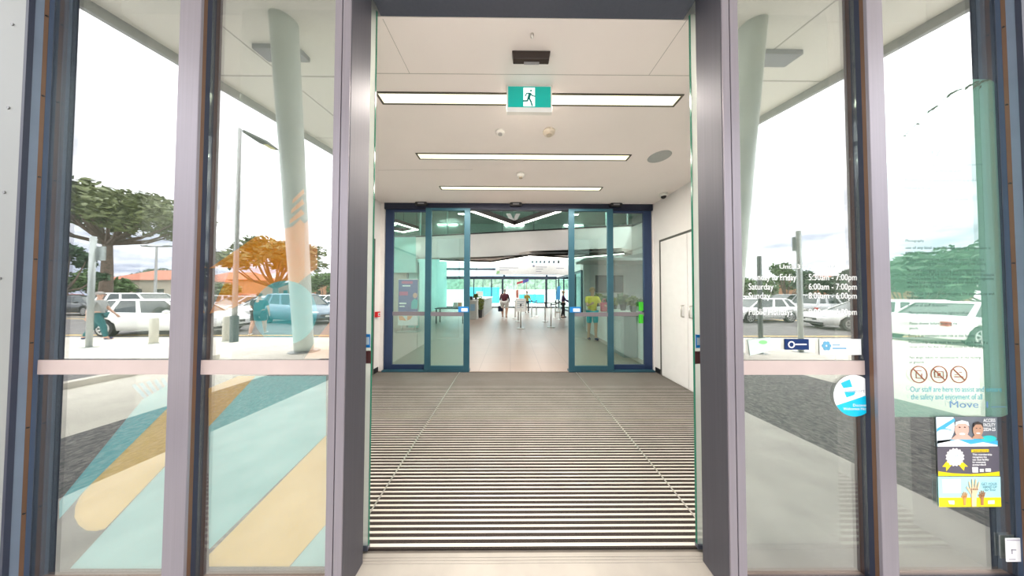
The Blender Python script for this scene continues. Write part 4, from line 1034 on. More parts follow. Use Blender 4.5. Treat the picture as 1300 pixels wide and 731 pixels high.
for i, (x, c_) in enumerate(((582, (.7, .35, .2)), (576, (.75, .75, .72)))):
    xx = PX(x, d); w = thing('leaflet_holder', (xx, D(d)+.3, .74), ('orange', 'white')[i]+' leaflet holder on the dark table', 'leaflets')
    MB().hexa([(xx-.1, D(d)+.25, .74), (xx+.1, D(d)+.25, .74), (xx+.1, D(d)+.35, .74), (xx-.1, D(d)+.35, .74)], [(xx-.1, D(d)+.33, 1.0), (xx+.1, D(d)+.33, 1.0), (xx+.1, D(d)+.36, 1.0), (xx-.1, D(d)+.36, 1.0)]).build('leaflets', mat('leaflet %d' % i, c_, .5), w)
    MB().box(xx-.11, xx+.11, D(d)+.225, D(d)+.245, .741, .82).build('front_lip', mat('clear lip', (.6, .65, .66), .2), w)

# right part of the lobby: low planter wall, kiosk
struct(MB().box(2.95, 3.2, D(4.5), D(8.6), 0, 1.02).build('wall_planter', mat('planter wall', (.74, .72, .70), .5)), 'low pale wall with plants right of the inner doors', 'wall')
rnd = random.Random(3)
for i, dd in enumerate((5.0, 5.5, 6.0, 6.5, 7.1, 7.7)):
    pot_plant(3.07, D(dd), 1.02, .34+.05*(i % 3), ('nearest', 'second', 'third', 'fourth', 'fifth', 'furthest')[i]+' small pot plant along the low wall right of the inner doors', (leaf_g, leaf_y)[i % 2], .15, 'plants on the low wall')
w = thing('information_kiosk', (2.75, D(5.6), 0), 'grey kiosk cabinet standing at the low wall behind the right side panel', 'kiosk')
MB().box(2.62, 2.945, D(5.1), D(5.9), 0, .95).build('cabinet', mat('kiosk grey', (.26, .28, .28), .4), w, bevel=.01); MB().box(2.60, 2.945, D(5.08), D(5.92), .95, .98).build('top', black, w)
MB().box(2.612, 2.619, D(5.2), D(5.8), .15, .8).build('panel', mat('kiosk panel', (.34, .36, .36), .4), w)
struct(MB().box(3.2, LXR, D(9.6), D(9.7), 0, 2.72).build('wall_lobby_back_right', grey_w), 'grey back wall to the right of the lobby', 'wall')
w = thing('wall_screen', (4.3, D(9.58), 1.7), 'dark wall screen on the grey back wall at the right', 'screen')
MB().box(3.7, 4.9, D(9.53), D(9.6), 1.5, 2.25).build('bezel', black, w); MB().box(3.74, 4.86, D(9.525), D(9.53), 1.54, 2.21).build('display', mat('screen dark', (.05, .07, .09), .15), w)
a = G(735, 351, 2.7); b = G(808, 327, 2.7)
for (p_, q_, lab) in ((G(736, 350, 2.72), G(765, 338, 2.72), 'slim white light strip running deep into the lobby at the right'),):
    pass
struct(MB().box(2.9, LXR, D(8.4), D(9.7), 2.74, 2.84).build('ceiling_right', mat('ceiling grey right', (.45, .45, .45), .7)), 'low grey ceiling at the right of the lobby', 'ceiling')

# ================================================================== PEOPLE
def realize(name, verts, edges, radii, root, m_, parent, sub=2, squash=None):
    me = bpy.data.meshes.new('tmp'); bm = bmesh.new(); lay_ = bm.verts.layers.skin.verify(); bv = []
    for i, v in enumerate(verts):
        q = bm.verts.new(v); r = radii[i]; q[lay_].radius = r if isinstance(r, tuple) else (r, r); q[lay_].use_root = (i == root); bv.append(q)
    for a, b in edges: bm.edges.new((bv[a], bv[b]))
    bm.to_mesh(me); bm.free()
    o = bpy.data.objects.new('tmp', me); COL.objects.link(o)
    s_ = o.modifiers.new('skin', 'SKIN'); s_.use_smooth_shade = True
    u = o.modifiers.new('sub', 'SUBSURF'); u.levels = sub; u.render_levels = sub
    dg = bpy.context.evaluated_depsgraph_get(); dg.update()
    nm = bpy.data.meshes.new_from_object(o.evaluated_get(dg)); bpy.data.objects.remove(o)
    nm.name = name; nm.materials.clear(); nm.materials.append(m_)
    nm.polygons.foreach_set('use_smooth', [True]*len(nm.polygons))
    r = bpy.data.objects.new(name, nm); COL.objects.link(r); r.parent = parent
    return r
def person(loc, rz, h, label, skin, hair, top, legs, shoes, stride=.0, arms=(.1, .1), elbow=(.2, .2), short_leg=False, sleeve=1., girth=1., long_hair=False, bend=(0, 0)):
    """faces local -Y; stride swings the legs, arms swing forward (+) at shoulder"""
    w = thing('person', loc, label, 'person', None, rz)
    k = h/1.75; V = []; E = []; R = []
    def av(x, y, z, r): V.append((x*k, y*k, z*k)); R.append(tuple(q*k for q in r) if isinstance(r, tuple) else r*k); return len(V)-1
    g = girth
    pel = av(0, 0, .95, (.125*g, .10*g)); wst = av(0, .0, 1.10, (.125*g, .095*g)); chs = av(0, .0, 1.30, (.15*g, .105*g)); nk0 = av(0, .0, 1.44, .07); nk = av(0, -.01, 1.50, .05); hd0 = av(0, -.02, 1.57, .062); hd = av(0, -.02, 1.66, (.076, .09)); hd1 = av(0, -.015, 1.725, .05)
    E += [(pel, wst), (wst, chs), (chs, nk0), (nk0, nk), (nk, hd0), (hd0, hd), (hd, hd1)]
    nose = None
    J = {}
    for s in (-1, 1):
        i = 0 if s < 0 else 1
        st = stride*s
        hip = (s*.095*g, 0, .90); kn = (s*.10*g, -math.sin(st)*.44-.015, .90-.43*math.cos(st)); lf = .42
        st2 = st-abs(stride)*.5 if st < 0 else st*.6
        an = (s*.10*g, kn[1]-math.sin(st2)*lf+.01, max(.075, kn[2]-lf*math.cos(st2)))
        a = av(*hip, .085*g); b = av((hip[0]+kn[0])/2, (hip[1]+kn[1])/2, (hip[2]+kn[2])/2, .078*g); c = av(*kn, .055*g); e0 = av(kn[0], (kn[1]*.6+an[1]*.4)+.012, kn[2]*.6+an[2]*.4, .052*g); e = av(*an, .037); f_ = av(an[0]*1.1, an[1]-.07, an[2]-.045, .036); t_ = av(an[0]*1.15, an[1]-.15, an[2]-.052, .026); hl = av(an[0], an[1]+.045, an[2]-.045, .03)
        E += [(pel, a), (a, b), (b, c), (c, e0), (e0, e), (e, f_), (f_, t_), (e, hl)]
        J['leg%d' % i] = (V[a], V[b], V[c], V[e0], V[e], V[t_], V[hl])
        am = arms[i]; sh = (s*.185*min(g, 1.15), 0, 1.395); ell_ = (s*(.235*min(g, 1.2)), -math.sin(am)*.29, 1.395-.29*math.cos(am))
        fa = am+elbow[i]; wr = (ell_[0]-s*.02+s*bend[i]*-.15, ell_[1]-math.sin(fa)*.25, ell_[2]-.25*math.cos(fa))
        a = av(*sh, .058); b = av((sh[0]+ell_[0])/2, (sh[1]+ell_[1])/2, (sh[2]+ell_[2])/2, .047); c = av(*ell_, .038); e = av((ell_[0]+wr[0])/2, (ell_[1]+wr[1])/2, (ell_[2]+wr[2])/2, .034); f_ = av(*wr, .024)
        dv_ = Vector((0, -math.sin(fa), -math.cos(fa))); fw = Vector((0, -math.cos(fa), math.sin(fa))); W = Vector(wr)
        pm = W+dv_*.055; p1 = av(*pm, (.024, .032)); E += [(chs, a), (a, b), (b, c), (c, e), (e, f_), (f_, p1)]
        for q, (off, ln, lat) in enumerate(((.026, .075, 0), (.009, .085, 0), (-.009, .08, 0), (-.026, .062, 0))):
            k0 = pm+dv_*.035+fw*off; k1 = k0+dv_*ln*.5; k2 = k1+dv_*ln*.4+Vector((-s*.02, 0, 0))
            x0_ = av(*k0, .0105); x1_ = av(*k1, .0095); x2_ = av(*k2, .008); E += [(p1, x0_), (x0_, x1_), (x1_, x2_)]
        k0 = W+dv_*.03+fw*.034; k1 = k0+dv_*.035+fw*.014; x0_ = av(*k0, .0115); x1_ = av(*k1, .0095); E += [(p1, x0_), (x0_, x1_)]
        J['arm%d' % i] = (sh, ((sh[0]+ell_[0])/2, (sh[1]+ell_[1])/2, (sh[2]+ell_[2])/2), ell_, wr)
    body = realize('body', V, E, R, pel, skin, w)
    # face
    fz = 1.655*k; fy = (-.02-.085)*k
    q = MB(); q.ball((0, fy-.012*k, fz-.018*k), .017*k, 8, 6, (.8, 1, 1.2))
    for s in (-1, 1): q.ball((s*.083*k, -.012*k, fz-.01*k), .028*k, 8, 6, (.35, .7, 1.1))
    q.build('nose_and_ears', skin, w, smooth=True, local=True)
    q = MB()
    for s in (-1, 1): q.ball((s*.032*k, fy+.006*k, fz+.012*k), .011*k, 8, 6)
    q.build('eyes', mat('eye dark', (.03, .025, .02), .3), w, smooth=True, local=True)
    MB().ball((0, fy+.008*k, fz-.058*k), .022*k, 8, 6, (1, .5, .3)).build('mouth', mat('lip', (.45, .18, .15), .5), w, smooth=True, local=True)
    # hair
    hr = MB(); n = 16; vs = []; rings = 7
    for j in range(rings):
        t_ = j/(rings-1)*(PI*.62)
        for i in range(n):
            a = 2*PI*i/n; back = .5+.5*math.sin(a); tt = t_*(.72+.42*back)
            vs.append((.093*k*math.sin(tt)*math.cos(a), -.01*k+.108*k*math.sin(tt)*math.sin(a), 1.66*k+.108*k*math.cos(tt)))
    hr.add(vs, [(j*n+i, j*n+(i+1) % n, (j+1)*n+(i+1) % n, (j+1)*n+i) for j in range(rings-1) for i in range(n)])
    if long_hair: hr.ball((0, .07*k, 1.55*k), .085*k, 12, 8, (1, .55, 1.6))
    hr.build('hair', hair, w, smooth=True, local=True)
    # top
    V2, R2, E2 = [], [], []
    def bv(p, r): V2.append(tuple(p)); R2.append(r); return len(V2)-1
    b0 = bv((0, 0, .88*k), (.148*g*k, .122*g*k)); b1 = bv((0, 0, 1.10*k), (.142*g*k, .112*g*k)); b2 = bv((0, 0, 1.30*k), (.166*g*k, .122*g*k)); b3 = bv((0, 0, 1.43*k), .082*k); E2 += [(b0, b1), (b1, b2), (b2, b3)]
    for i in (0, 1):
        a = [Vector(p)*k for p in J['arm%d' % i]]; q0 = bv(a[0], .072*k); q1 = bv(a[1], .062*k); E2 += [(b2, q0), (q0, q1)]
        if sleeve >= 1: q2 = bv(a[2], .053*k); q3 = bv(a[2].lerp(a[3], .92), .04*k); E2 += [(q1, q2), (q2, q3)]
        else: q2 = bv(a[1].lerp(a[2], .35), .060*k); E2 += [(q1, q2)]
    realize('shirt', V2, E2, R2, b0, top, w)
    V2, R2, E2 = [], [], []
    b0 = bv((0, 0, .97*k), (.136*g*k, .112*g*k))
    for i in (0, 1):
        l = [Vector(p) for p in J['leg%d' % i]]; q0 = bv(l[0], .097*g*k); q1 = bv(l[1], .090*g*k); E2 += [(b0, q0), (q0, q1)]
        if short_leg: q2 = bv(l[1].lerp(l[2], .75), .085*g*k); E2 += [(q1, q2)]
        else: q2 = bv(l[2], .068*g*k); q3 = bv(l[3], .066*g*k); q4 = bv(l[4], .058*k); E2 += [(q1, q2), (q2, q3), (q3, q4)]
    realize('shorts' if short_leg else 'trousers', V2, E2, R2, b0, legs, w)
    for i in (0, 1):
        l = [Vector(p) for p in J['leg%d' % i]]; V2, R2, E2 = [], [], []
        q0 = bv(l[6]+Vector((0, .01, .0)), .042*k); q1 = bv(l[4]+Vector((0, -.06, -.035))*k, .046*k); q2 = bv(l[5], .036*k); E2 = [(q0, q1), (q1, q2)]
        realize('shoe', V2, E2, R2, 0, shoes, w, 1)
    return w, J, k
sk = mat('skin fair', (.60, .36, .26), .55); skt = mat('skin tan', (.42, .24, .15), .55)
hair_g = mat('hair grey', (.30, .27, .25), .7); hair_b = mat('hair brown', (.08, .05, .03), .7); hair_t = mat('hair sandy', (.36, .24, .13), .7)
def cl(n, c): return mat('cloth '+n, c, .8, 0, .12, 14)
p = G(640.5, 402.5, 0)
w, J, k_ = person(p, PI*.93, 1.70, 'person in maroon top and pale shorts walking away with a navy bag', sk, hair_g, cl('maroon', (.11, .02, .035)), cl('pale shorts', (.66, .62, .60)), cl('tan sandal', (.42, .2, .1)), .22, (.1, -.1), (.2, .3), True, 1., 1.6)
hand = w.matrix_basis @ (Vector(J['arm1'][3])*k_)
bg = thing('shoulder_bag', (hand.x, hand.y, hand.z-.42), 'navy bag carried by the person in maroon', 'bag')
MB().box(hand.x-.15, hand.x+.15, hand.y-.06, hand.y+.06, hand.z-.50, hand.z-.16).build('bag_body', cl('navy bag', (.02, .025, .06)), bg, bevel=.03)
st = MB(); st.tube([(hand.x-.10, hand.y, hand.z-.17), (hand.x-.05, hand.y, hand.z-.06), (hand.x+.05, hand.y, hand.z-.06), (hand.x+.10, hand.y, hand.z-.17)], .01, 6); st.build('strap', cl('navy bag', (.02, .025, .06)), bg)
p = G(669, 397, 0)
person(p, 0.2, 1.58, 'person in black with a yellow vest standing behind the white notice', sk, hair_b, cl('yellow vest', (.30, .24, .04)), cl('black', (.015, .015, .018)), black, .08, (.5, .4), (.9, .9), False, 1., 1.)
p = G(715, 403, 0)
person(p, PI*.45, 1.60, 'person in dark purple leaning at the right end of the queue', sk, hair_t, cl('purple', (.06, .025, .09)), cl('black', (.015, .015, .018)), black, .1, (.5, .6), (.5, .6), False, 1., 1.1)
p = G(752, 431, 0)
person(p, .1, 1.66, 'person in yellow top and teal shorts seen through the right inner leaf', sk, hair_t, cl('yellow', (.75, .62, .10)), cl('teal', (.02, .36, .42)), cl('navy shoe', (.03, .04, .12)), .06, (.55, .45), (1.3, 1.2), True, .5, 1.05)
pb = thing('pink_bag', (p.x+.25, p.y-.3, 1.0), 'pink bag held by the person in yellow', 'bag')
MB().box(p.x+.15, p.x+.34, p.y-.36, p.y-.24, .92, 1.2).build('bag_body', cl('pink', (.60, .10, .16)), pb, bevel=.03); s_ = MB(); s_.tube([(p.x+.19, p.y-.3, 1.19), (p.x+.22, p.y-.3, 1.3), (p.x+.28, p.y-.3, 1.3), (p.x+.31, p.y-.3, 1.19)], .01, 6); s_.build('handle', cl('pink', (.6, .1, .16)), pb)

# ================================================================== OUTDOORS (mirrored in the front glass)
def gq(name, pts, m_, label, th=.05, lift=0.):
    mb = MB(); ys = [p[1] for p in pts]
    n = len(pts); vs = [(x, y, gz(y)+lift) for x, y in pts]+[(x, y, gz(y)-th) for x, y in pts]
    mb.add(vs, [tuple(range(n)), tuple(range(n, 2*n))[::-1]]+[(i, n+i, n+(i+1) % n, (i+1) % n) for i in range(n)])
    return struct(mb.build(name, m_), label, 'ground')
YP = -7.5
gq('path', [(-3.3, -.02), (-3.3, -4.4), (3.1, -4.4), (3.1, -.02)], conc, 'concrete entry path in front of the glazing')
gq('garden_bed_left', [(-4.7, -.02), (-4.7, -4.4), (-3.3, -4.4), (-3.3, -.02)], gravel, 'dark aggregate strip left of the entry path')
gq('garden_bed_right', [(3.1, -.02), (3.1, -4.4), (5.8, -4.4), (5.8, -.02)], gravel, 'dark aggregate strip right of the entry path')
gq('path_left', [(-7.2, -.02), (-7.2, -4.4), (-4.7, -4.4), (-4.7, -.02)], conc_w, 'white concrete path left of the aggregate strip')
gq('path_right', [(5.8, -.02), (5.8, -4.4), (16, -4.4), (16, -.02)], conc_w, 'white concrete path right of the aggregate strip')
gq('kerb', [(-7.38, -.02), (-7.38, -4.4), (-7.2, -4.4), (-7.2, -.02)], conc_w, 'pale kerb at the left garden', .15, .10)
gq('garden_bed_far_left', [(-16, -.02), (-16, -4.4), (-7.38, -4.4), (-7.38, -.02)], gravel, 'dark planted bed beyond the left kerb')
gq('plaza', [(-40, -4.4), (-40, YP), (40, YP), (40, -4.4)], conc_w, 'pale concrete plaza along the car park')
struct(MB().box(-120, 120, -110, YP, -.5, -.285).build('road', asphalt), 'asphalt car park', 'road')
ln = MB()
for y in (-7.9, -13.2, -19.5): ln.box(-60, 60, y, y-.12, -.285, -.281)
for x in range(-60, 61, 3): ln.box(x, x+.1, -13.3, -18, -.285, -.281)
struct(ln.build('road_marking', mat('yellow road paint', (.75, .50, .12), .7, 0, .15)), 'yellow painted lines on the car park', 'road marking')

# canopy with sloping soffit, fascia and leaning columns
def sz(Y): return 6.63+.154*(-Y+1.15)
XA, XB, YE = -8.4, 8.9, -11.5
so = MB(); vs = [(XA, -.02, sz(-.02)), (XB, -.02, sz(-.02)), (XB, YE, sz(YE)), (XA, YE, sz(YE))]
so.hexa(vs, [(x, y, z+.35) for x, y, z in vs])
cn = empty('ceiling_canopy', (0, -5, sz(-5))); struct(cn, 'large pale canopy soffit sloping up over the entry path', 'canopy')
so.build('soffit', soff, cn)
fa = MB(); fm = mat('canopy fascia', (.44, .45, .43), .5, .2)
for x in (XA, XB):
    s_ = -1 if x < 0 else 1
    lo = [(x, -.02, sz(0)-.22), (x+s_*.12, -.02, sz(0)-.22), (x+s_*.12, YE, sz(YE)-.22), (x, YE, sz(YE)-.22)]
    fa.hexa(lo, [(a, b, c+.62) for a, b, c in lo])
lo = [(XA, YE, sz(YE)-.22), (XB, YE, sz(YE)-.22), (XB, YE-.12, sz(YE)-.22), (XA, YE-.12, sz(YE)-.22)]
fa.hexa(lo, [(a, b, c+.62) for a, b, c in lo]); fa.build('fascia', fm, cn)
for x0_, x1_2, lab in ((-6.2, -5.15, 'left'), (6.05, 7.1, 'right')):
    a_, b_ = -4.05, -4.42
    MB().hexa([(x0_, a_, sz(a_)-.12), (x1_2, a_, sz(a_)-.12), (x1_2, b_, sz(b_)-.12), (x0_, b_, sz(b_)-.12)], [(x0_, a_, sz(a_)+.01), (x1_2, a_, sz(a_)+.01), (x1_2, b_, sz(b_)+.01), (x0_, b_, sz(b_)+.01)]).build('soffit_light_box', mat('soffit box grey', (.36, .36, .37), .5), cn)
colm = mat('canopy column paint', (.74, .80, .755), .45, 0, .05, 1.5)
for xb_, xt_, lab in ((-5.8, -4.9, 'leaning pale column of the canopy seen in the left window'), (6.2, 5.27, 'leaning pale column of the canopy seen in the right window')):
    yb_, yt_ = -5.14, -3.52
    p0_, p1_ = Vector((xb_, yb_, gz(yb_)-.05)), Vector((xt_, yt_, sz(yt_)+.05))
    o = empty('column', (xb_, yb_, gz(yb_))); struct(o, lab, 'column')
    MB().cyl(p0_, p1_, .21, .235, 28).build('shaft', colm, o, smooth=True)
    MB().cyl((xb_, yb_, gz(yb_)-.03), (xb_, yb_, gz(yb_)+.03), .34, n=24).build('base_plate', mat('column base', (.4, .42, .41), .5, .3), o)

def ground_at(x, y): # mirrored picture position -> ground point outdoors
    # iterate on the sloping ground
    z = -.2
    for _ in range(12):
        r = ray(x, y); t = (z-CAM.z)/r.z; q = CAM+r*t; z = gz(-q.y)
    return Vector((q.x, -q.y, z))
# street lamps, posts, bollards
lamp_m = mat('lamp pole grey', (.36, .36, .36), .5, .3)
g0 = ground_at(297, 434); dd = -g0.y+1.15
w = thing('street_lamp', g0, 'tall street lamp with a single long head near the second window', 'street lamp')
zt = PZ(163, dd, 297)
MB().cyl(g0, (g0.x, g0.y, zt), .07, .05, 14).build('pole', lamp_m, w, smooth=True)
e_ = Vector((g0.x+.05, g0.y-1.15, zt+.02)); hd_ = MB(); s0 = Vector((g0.x, g0.y-.1, zt-.02))
hd_.hexa([s0+Vector((-.04, 0, -.03)), s0+Vector((.04, 0, -.03)), s0+Vector((.16, -.65, .0)), s0+Vector((-.16, -.65, .0))], [s0+Vector((-.04, 0, .04)), s0+Vector((.04, 0, .04)), s0+Vector((.14, -.65, .10)), s0+Vector((-.14, -.65, .10))])
hd_.hexa([s0+Vector((-.16, -.65, 0)), s0+Vector((.16, -.65, 0)), s0+Vector((.07, -1.15, .06)), s0+Vector((-.07, -1.15, .06))], [s0+Vector((-.14, -.65, .10)), s0+Vector((.14, -.65, .10)), s0+Vector((.05, -1.15, .10)), s0+Vector((-.05, -1.15, .10))])
hd_.build('lamp_head', mat('lamp head dark', (.10, .11, .10), .5), w)
MB().box(s0.x-.08, s0.x+.08, s0.y-1.0, s0.y-.7, s0.z-.012, s0.z+.02).build('lens', mat('lamp lens', (.75, .72, .35), .3), w)
MB().cyl(g0, (g0.x, g0.y, g0.z+.9), .105, n=14).build('pole_sleeve', mat('sleeve dark', (.06, .10, .11), .5), w)
d = 25; x = PX(197, d)
w = thing('street_lamp', (x, -(d-1.15), -.285), 'distant double armed street lamp behind the white wagon', 'street lamp')
zt = PZ(313, d, 197); MB().cyl((x, -(d-1.15), -.285), (x, -(d-1.15), zt), .12, .08, 10).build('pole', lamp_m, w)
am = MB(); am.box(x-1.2, x+1.2, -(d-1.15)-.05, -(d-1.15)+.05, zt-.05, zt+.06); am.box(x-1.6, x-.9, -(d-1.15)-.15, -(d-1.15)+.15, zt, zt+.12); am.box(x+.9, x+1.6, -(d-1.15)-.15, -(d-1.15)+.15, zt, zt+.12); am.build('lamp_arm', mat('lamp head dark', (.1, .11, .1)), w)
def sign_post(px, ybase, ytop, sign, label, r=.055, m_=None):
    g0 = ground_at(px, ybase); dd = -g0.y+1.15; w = thing('sign_post', g0, label, 'sign post')
    zt = PZ(ytop, dd, px); MB().cyl(g0, (g0.x, g0.y, zt), r, n=12).build('pole', m_ or mat('galvanised', (.42, .45, .44), .45, .5), w, smooth=True)
    MB().box(g0.x-.14, g0.x+.14, g0.y-.1, g0.y+.1, g0.z-.02, g0.z+.015).build('foot_plate', mat('galvanised', (.42, .45, .44)), w)
    if sign:
        a, b = PZ(sign[1], dd, px), PZ(sign[0], dd, px); hw = sign[2]
        MB().box(g0.x-hw, g0.x+hw, g0.y-.10, g0.y-.07, a, b).build('sign_panel', mat('sign back grey', (.40, .44, .43), .5, .3), w)
    return w
sign_post(113, 441, 300, (312, 330, .22), 'grey post with a sign panel on the plaza at the far left')
sign_post(1017, 447, 293, (300, 318, .07), 'pale grey double post standing on the plaza right of the entrance')
sign_post(966, 449, 325, None, 'short dark post on the plaza near the right column', .05, mat('post dark', (.12, .14, .14), .5))
for px, yb_, yt_, lab in ((195, 436, 403, 'pale bollard on the plaza in front of the white wagon'), (287, 433, 401, 'pale bollard beside the tall street lamp')):
    g0 = ground_at(px, yb_); h_ = PZ(yt_, -g0.y+1.15, px)-g0.z
    w = thing('bollard', g0, lab, 'bollard', 'bollards on the plaza')
    MB().lathe([(.09, 0), (.09, h_-.06), (.082, h_-.02), (.05, h_)], g0, 20).build('post', mat('bollard cream', (.62, .60, .52), .5), w, smooth=True)
    MB().lathe([(.12, -.01), (.12, .02)], g0, 20).build('collar', mat('galvanised', (.42, .45, .44)), w)

# cars
tyre = mat('tyre', (.015, .015, .016), .8); rim = mat('alloy rim', (.50, .50, .50), .3, .8); cglass = mat('car glass', (.02, .035, .035), .06, 0, .02, spec=.8)
lampw = mat('headlight', (.75, .78, .8), .1, .2); lampr = mat('tail light', (.45, .01, .01), .2); trimb = mat('car trim black', (.02, .02, .022), .5); platem = mat('number plate', (.70, .70, .66), .4)
def car(px_c, d, rz, colour, kind, label, L=4.5, W=1.78, H=1.46):
    X = (px_c-648)/FPX*d; Y = -(d-1.15); z0 = gz(Y)+.0 if Y > YP else -.285
    w = thing('car', (X, Y, z0), label, 'car', 'cars in the car park', rz)
    paint = mat('car paint '+colour[0], colour[1], .18, .25 if sum(colour[1]) < 1.8 else 0, .02, 3, spec=.6)
    if kind == 'suv': H += .22
    f, r = L/2, -L/2; ax = (f-.88, r+.82); wr = .33
    nose, belt, deck = .80, .93*H/1.46, (.98 if kind == 'sedan' else .95)*H/1.46
    def top(x):
        pts = [(r, deck-.12), (r+.15, deck), (r+.7, deck+.01), (0, belt), (f-1.25, belt-.01), (f-.35, nose), (f, nose-.18)]
        for (a, za), (b, zb) in zip(pts, pts[1:]):
            if a <= x <= b: return za+(zb-za)*(x-a)/(b-a)
        return pts[-1][1]
    xs = sorted(set([r, r+.06, r+.15, r+.3, f-.3, f-.15, f-.06, f]+[r+L*i/26 for i in range(27)]+[a+wr*1.22*math.cos(PI*i/10) for a in ax for i in range(11)]))
    rings = []
    for x in xs:
        zb = .24
        for a in ax:
            q = (wr*1.22)**2-(x-a)**2
            if q > 0: zb = max(zb, .31+math.sqrt(q))
        zt = top(x); e = min(1, (f-x)/.5, (x-r)/.4); e = .80+.20*math.sin(max(0, e)*PI/2); hw = W/2*e
        if x > f-.06 or x < r+.06: zb = .34
        zb = min(zb, zt-.1); zm = max(zb+.02, .55)
        zm = min(zm, zt-.06)
        rings.append([(x, hw*.93, zb), (x, hw, zm), (x, hw*.985, (zm+zt)/2), (x, hw*.93, zt-.03), (x, hw*.80, zt), (x, 0, zt+.015), (x, -hw*.80, zt), (x, -hw*.93, zt-.03), (x, -hw*.985, (zm+zt)/2), (x, -hw, zm), (x, -hw*.93, zb)])
    b = MB(); m_ = len(rings[0]); vs = [p for q in rings for p in q]
    fs = []
    for i in range(len(rings)-1):
        for j_ in range(m_): fs.append((i*m_+j_, i*m_+(j_+1) % m_, (i+1)*m_+(j_+1) % m_, (i+1)*m_+j_))
    fs += [tuple(range(m_)), tuple(range((len(rings)-1)*m_, len(rings)*m_))[::-1]]
    b.add(vs, fs); b.build('body', paint, w, smooth=True, local=True)
    # greenhouse
    back = {'sedan': (r+.75, r+1.35), 'wagon': (r+.10, r+.45), 'hatch': (r+.12, r+.55), 'suv': (r+.10, r+.40)}[kind]
    xb0, xb1 = back; xf0, xf1 = f-1.15, f-1.95
    gh = MB(); zB = belt-.02; zR = H-.05; yb_, yt_ = W/2*.90, W/2*.66
    lo = [(xb0, yb_*.92, zB), (xf0, yb_*.88, zB), (xf0, -yb_*.88, zB), (xb0, -yb_*.92, zB)]; hi = [(xb1, yt_, zR), (xf1, yt_, zR), (xf1, -yt_, zR), (xb1, -yt_, zR)]
    gh.hexa(lo, hi); gh.build('windows', cglass, w, local=True)
    rf = MB(); rf.hexa([(xb1-.06, yt_+.015, zR-.01), (xf1+.06, yt_+.015, zR-.01), (xf1+.06, -yt_-.015, zR-.01), (xb1-.06, -yt_-.015, zR-.01)], [(xb1+.12, yt_-.06, H), (xf1-.15, yt_-.06, H), (xf1-.15, -yt_+.06, H), (xb1+.12, -yt_+.06, H)])
    rf.build('roof', paint, w, local=True, bevel=.02)
    pl = MB()
    for s in (-1, 1):
        for (t0, wd, slant) in ((0, .10, 0), (1, .07, 0), (.52, .09, 0), (.2, .09, 0)):
            xa_ = xb0+(xf0-xb0)*t0; xc_ = xb1+(xf1-xb1)*t0; off = .012
            ys = yb_*(.92-.04*t0)
            pl.hexa([(xa_-wd, s*(ys-.02), zB), (xa_+wd, s*(ys-.02), zB), (xa_+wd, s*(ys+off), zB), (xa_-wd, s*(ys+off), zB)], [(xc_-wd*.7, s*(yt_-.02), zR), (xc_+wd*.7, s*(yt_-.02), zR), (xc_+wd*.7, s*(yt_+off), zR), (xc_-wd*.7, s*(yt_+off), zR)])
    pl.build('pillars', paint, w, local=True)
    for a in ax:
        for s in (-1, 1):
            t_ = MB(); yc = s*(W/2-.11)
            t_.cyl((a, yc-.1, wr), (a, yc+.1, wr), wr, n=26); wo = t_.build('wheel', tyre, w, smooth=False, local=True, bevel=.02)
            rm_ = MB(); yo = yc+s*.101
            rm_.cyl((a, yo, wr), (a, yo+s*.008, wr), .075, n=14)
            for q in range(7):
                an = 2*PI*q/7; ca, sa = math.cos(an), math.sin(an); n_ = (-sa*.028, ca*.028)
                rm_.hexa([(a+n_[0], yo, wr+n_[1]), (a-n_[0], yo, wr-n_[1]), (a+.215*ca-n_[0], yo, wr+.215*sa-n_[1]), (a+.215*ca+n_[0], yo, wr+.215*sa+n_[1])], [(a+n_[0], yo+s*.012, wr+n_[1]), (a-n_[0], yo+s*.012, wr-n_[1]), (a+.215*ca-n_[0], yo+s*.012, wr+.215*sa-n_[1]), (a+.215*ca+n_[0], yo+s*.012, wr+.215*sa+n_[1])])
            for q in range(20):
                a0, a1 = 2*PI*q/20, 2*PI*(q+1)/20
                rm_.hexa([(a+.235*math.cos(a0), yo, wr+.235*math.sin(a0)), (a+.235*math.cos(a1), yo, wr+.235*math.sin(a1)), (a+.20*math.cos(a1), yo, wr+.20*math.sin(a1)), (a+.20*math.cos(a0), yo, wr+.20*math.sin(a0))], [(a+.235*math.cos(a0), yo+s*.012, wr+.235*math.sin(a0)), (a+.235*math.cos(a1), yo+s*.012, wr+.235*math.sin(a1)), (a+.20*math.cos(a1), yo+s*.012, wr+.20*math.sin(a1)), (a+.20*math.cos(a0), yo+s*.012, wr+.20*math.sin(a0))])
            r_o = rm_.build('rim', rim, wo, local=True)
    for s in (-1, 1):
        MB().ball((f-.16, s*(W/2-.30), .66), .13, 12, 8, (.9, 1.4, .6)).build('headlight', lampw, w, smooth=True, local=True)
        MB().box(r-.008, r+.10, s*(W/2*.80)-.10, s*(W/2*.80)+.06, .66, .82).build('tail_light', lampr, w, local=True, bevel=.015)
        MB().ball((f-1.45, s*(W/2+.04), belt+.05), .10, 10, 7, (.7, 1, .75)).build('wing_mirror', paint, w, smooth=True, local=True)
    g_ = MB(); g_.box(f-.05, f+.006, -.42, .42, .44, .55); g_.box(f-.05, f+.01, -.70, .70, .26, .36); g_.build('grille', trimb, w, local=True, bevel=.01)
    MB().box(f+.005, f+.02, -.19, .19, .40, .50).build('number_plate', platem, w, local=True); MB().box(r-.02, r+.0, -.19, .19, .62, .72).build('number_plate', platem, w, local=True)
    return w
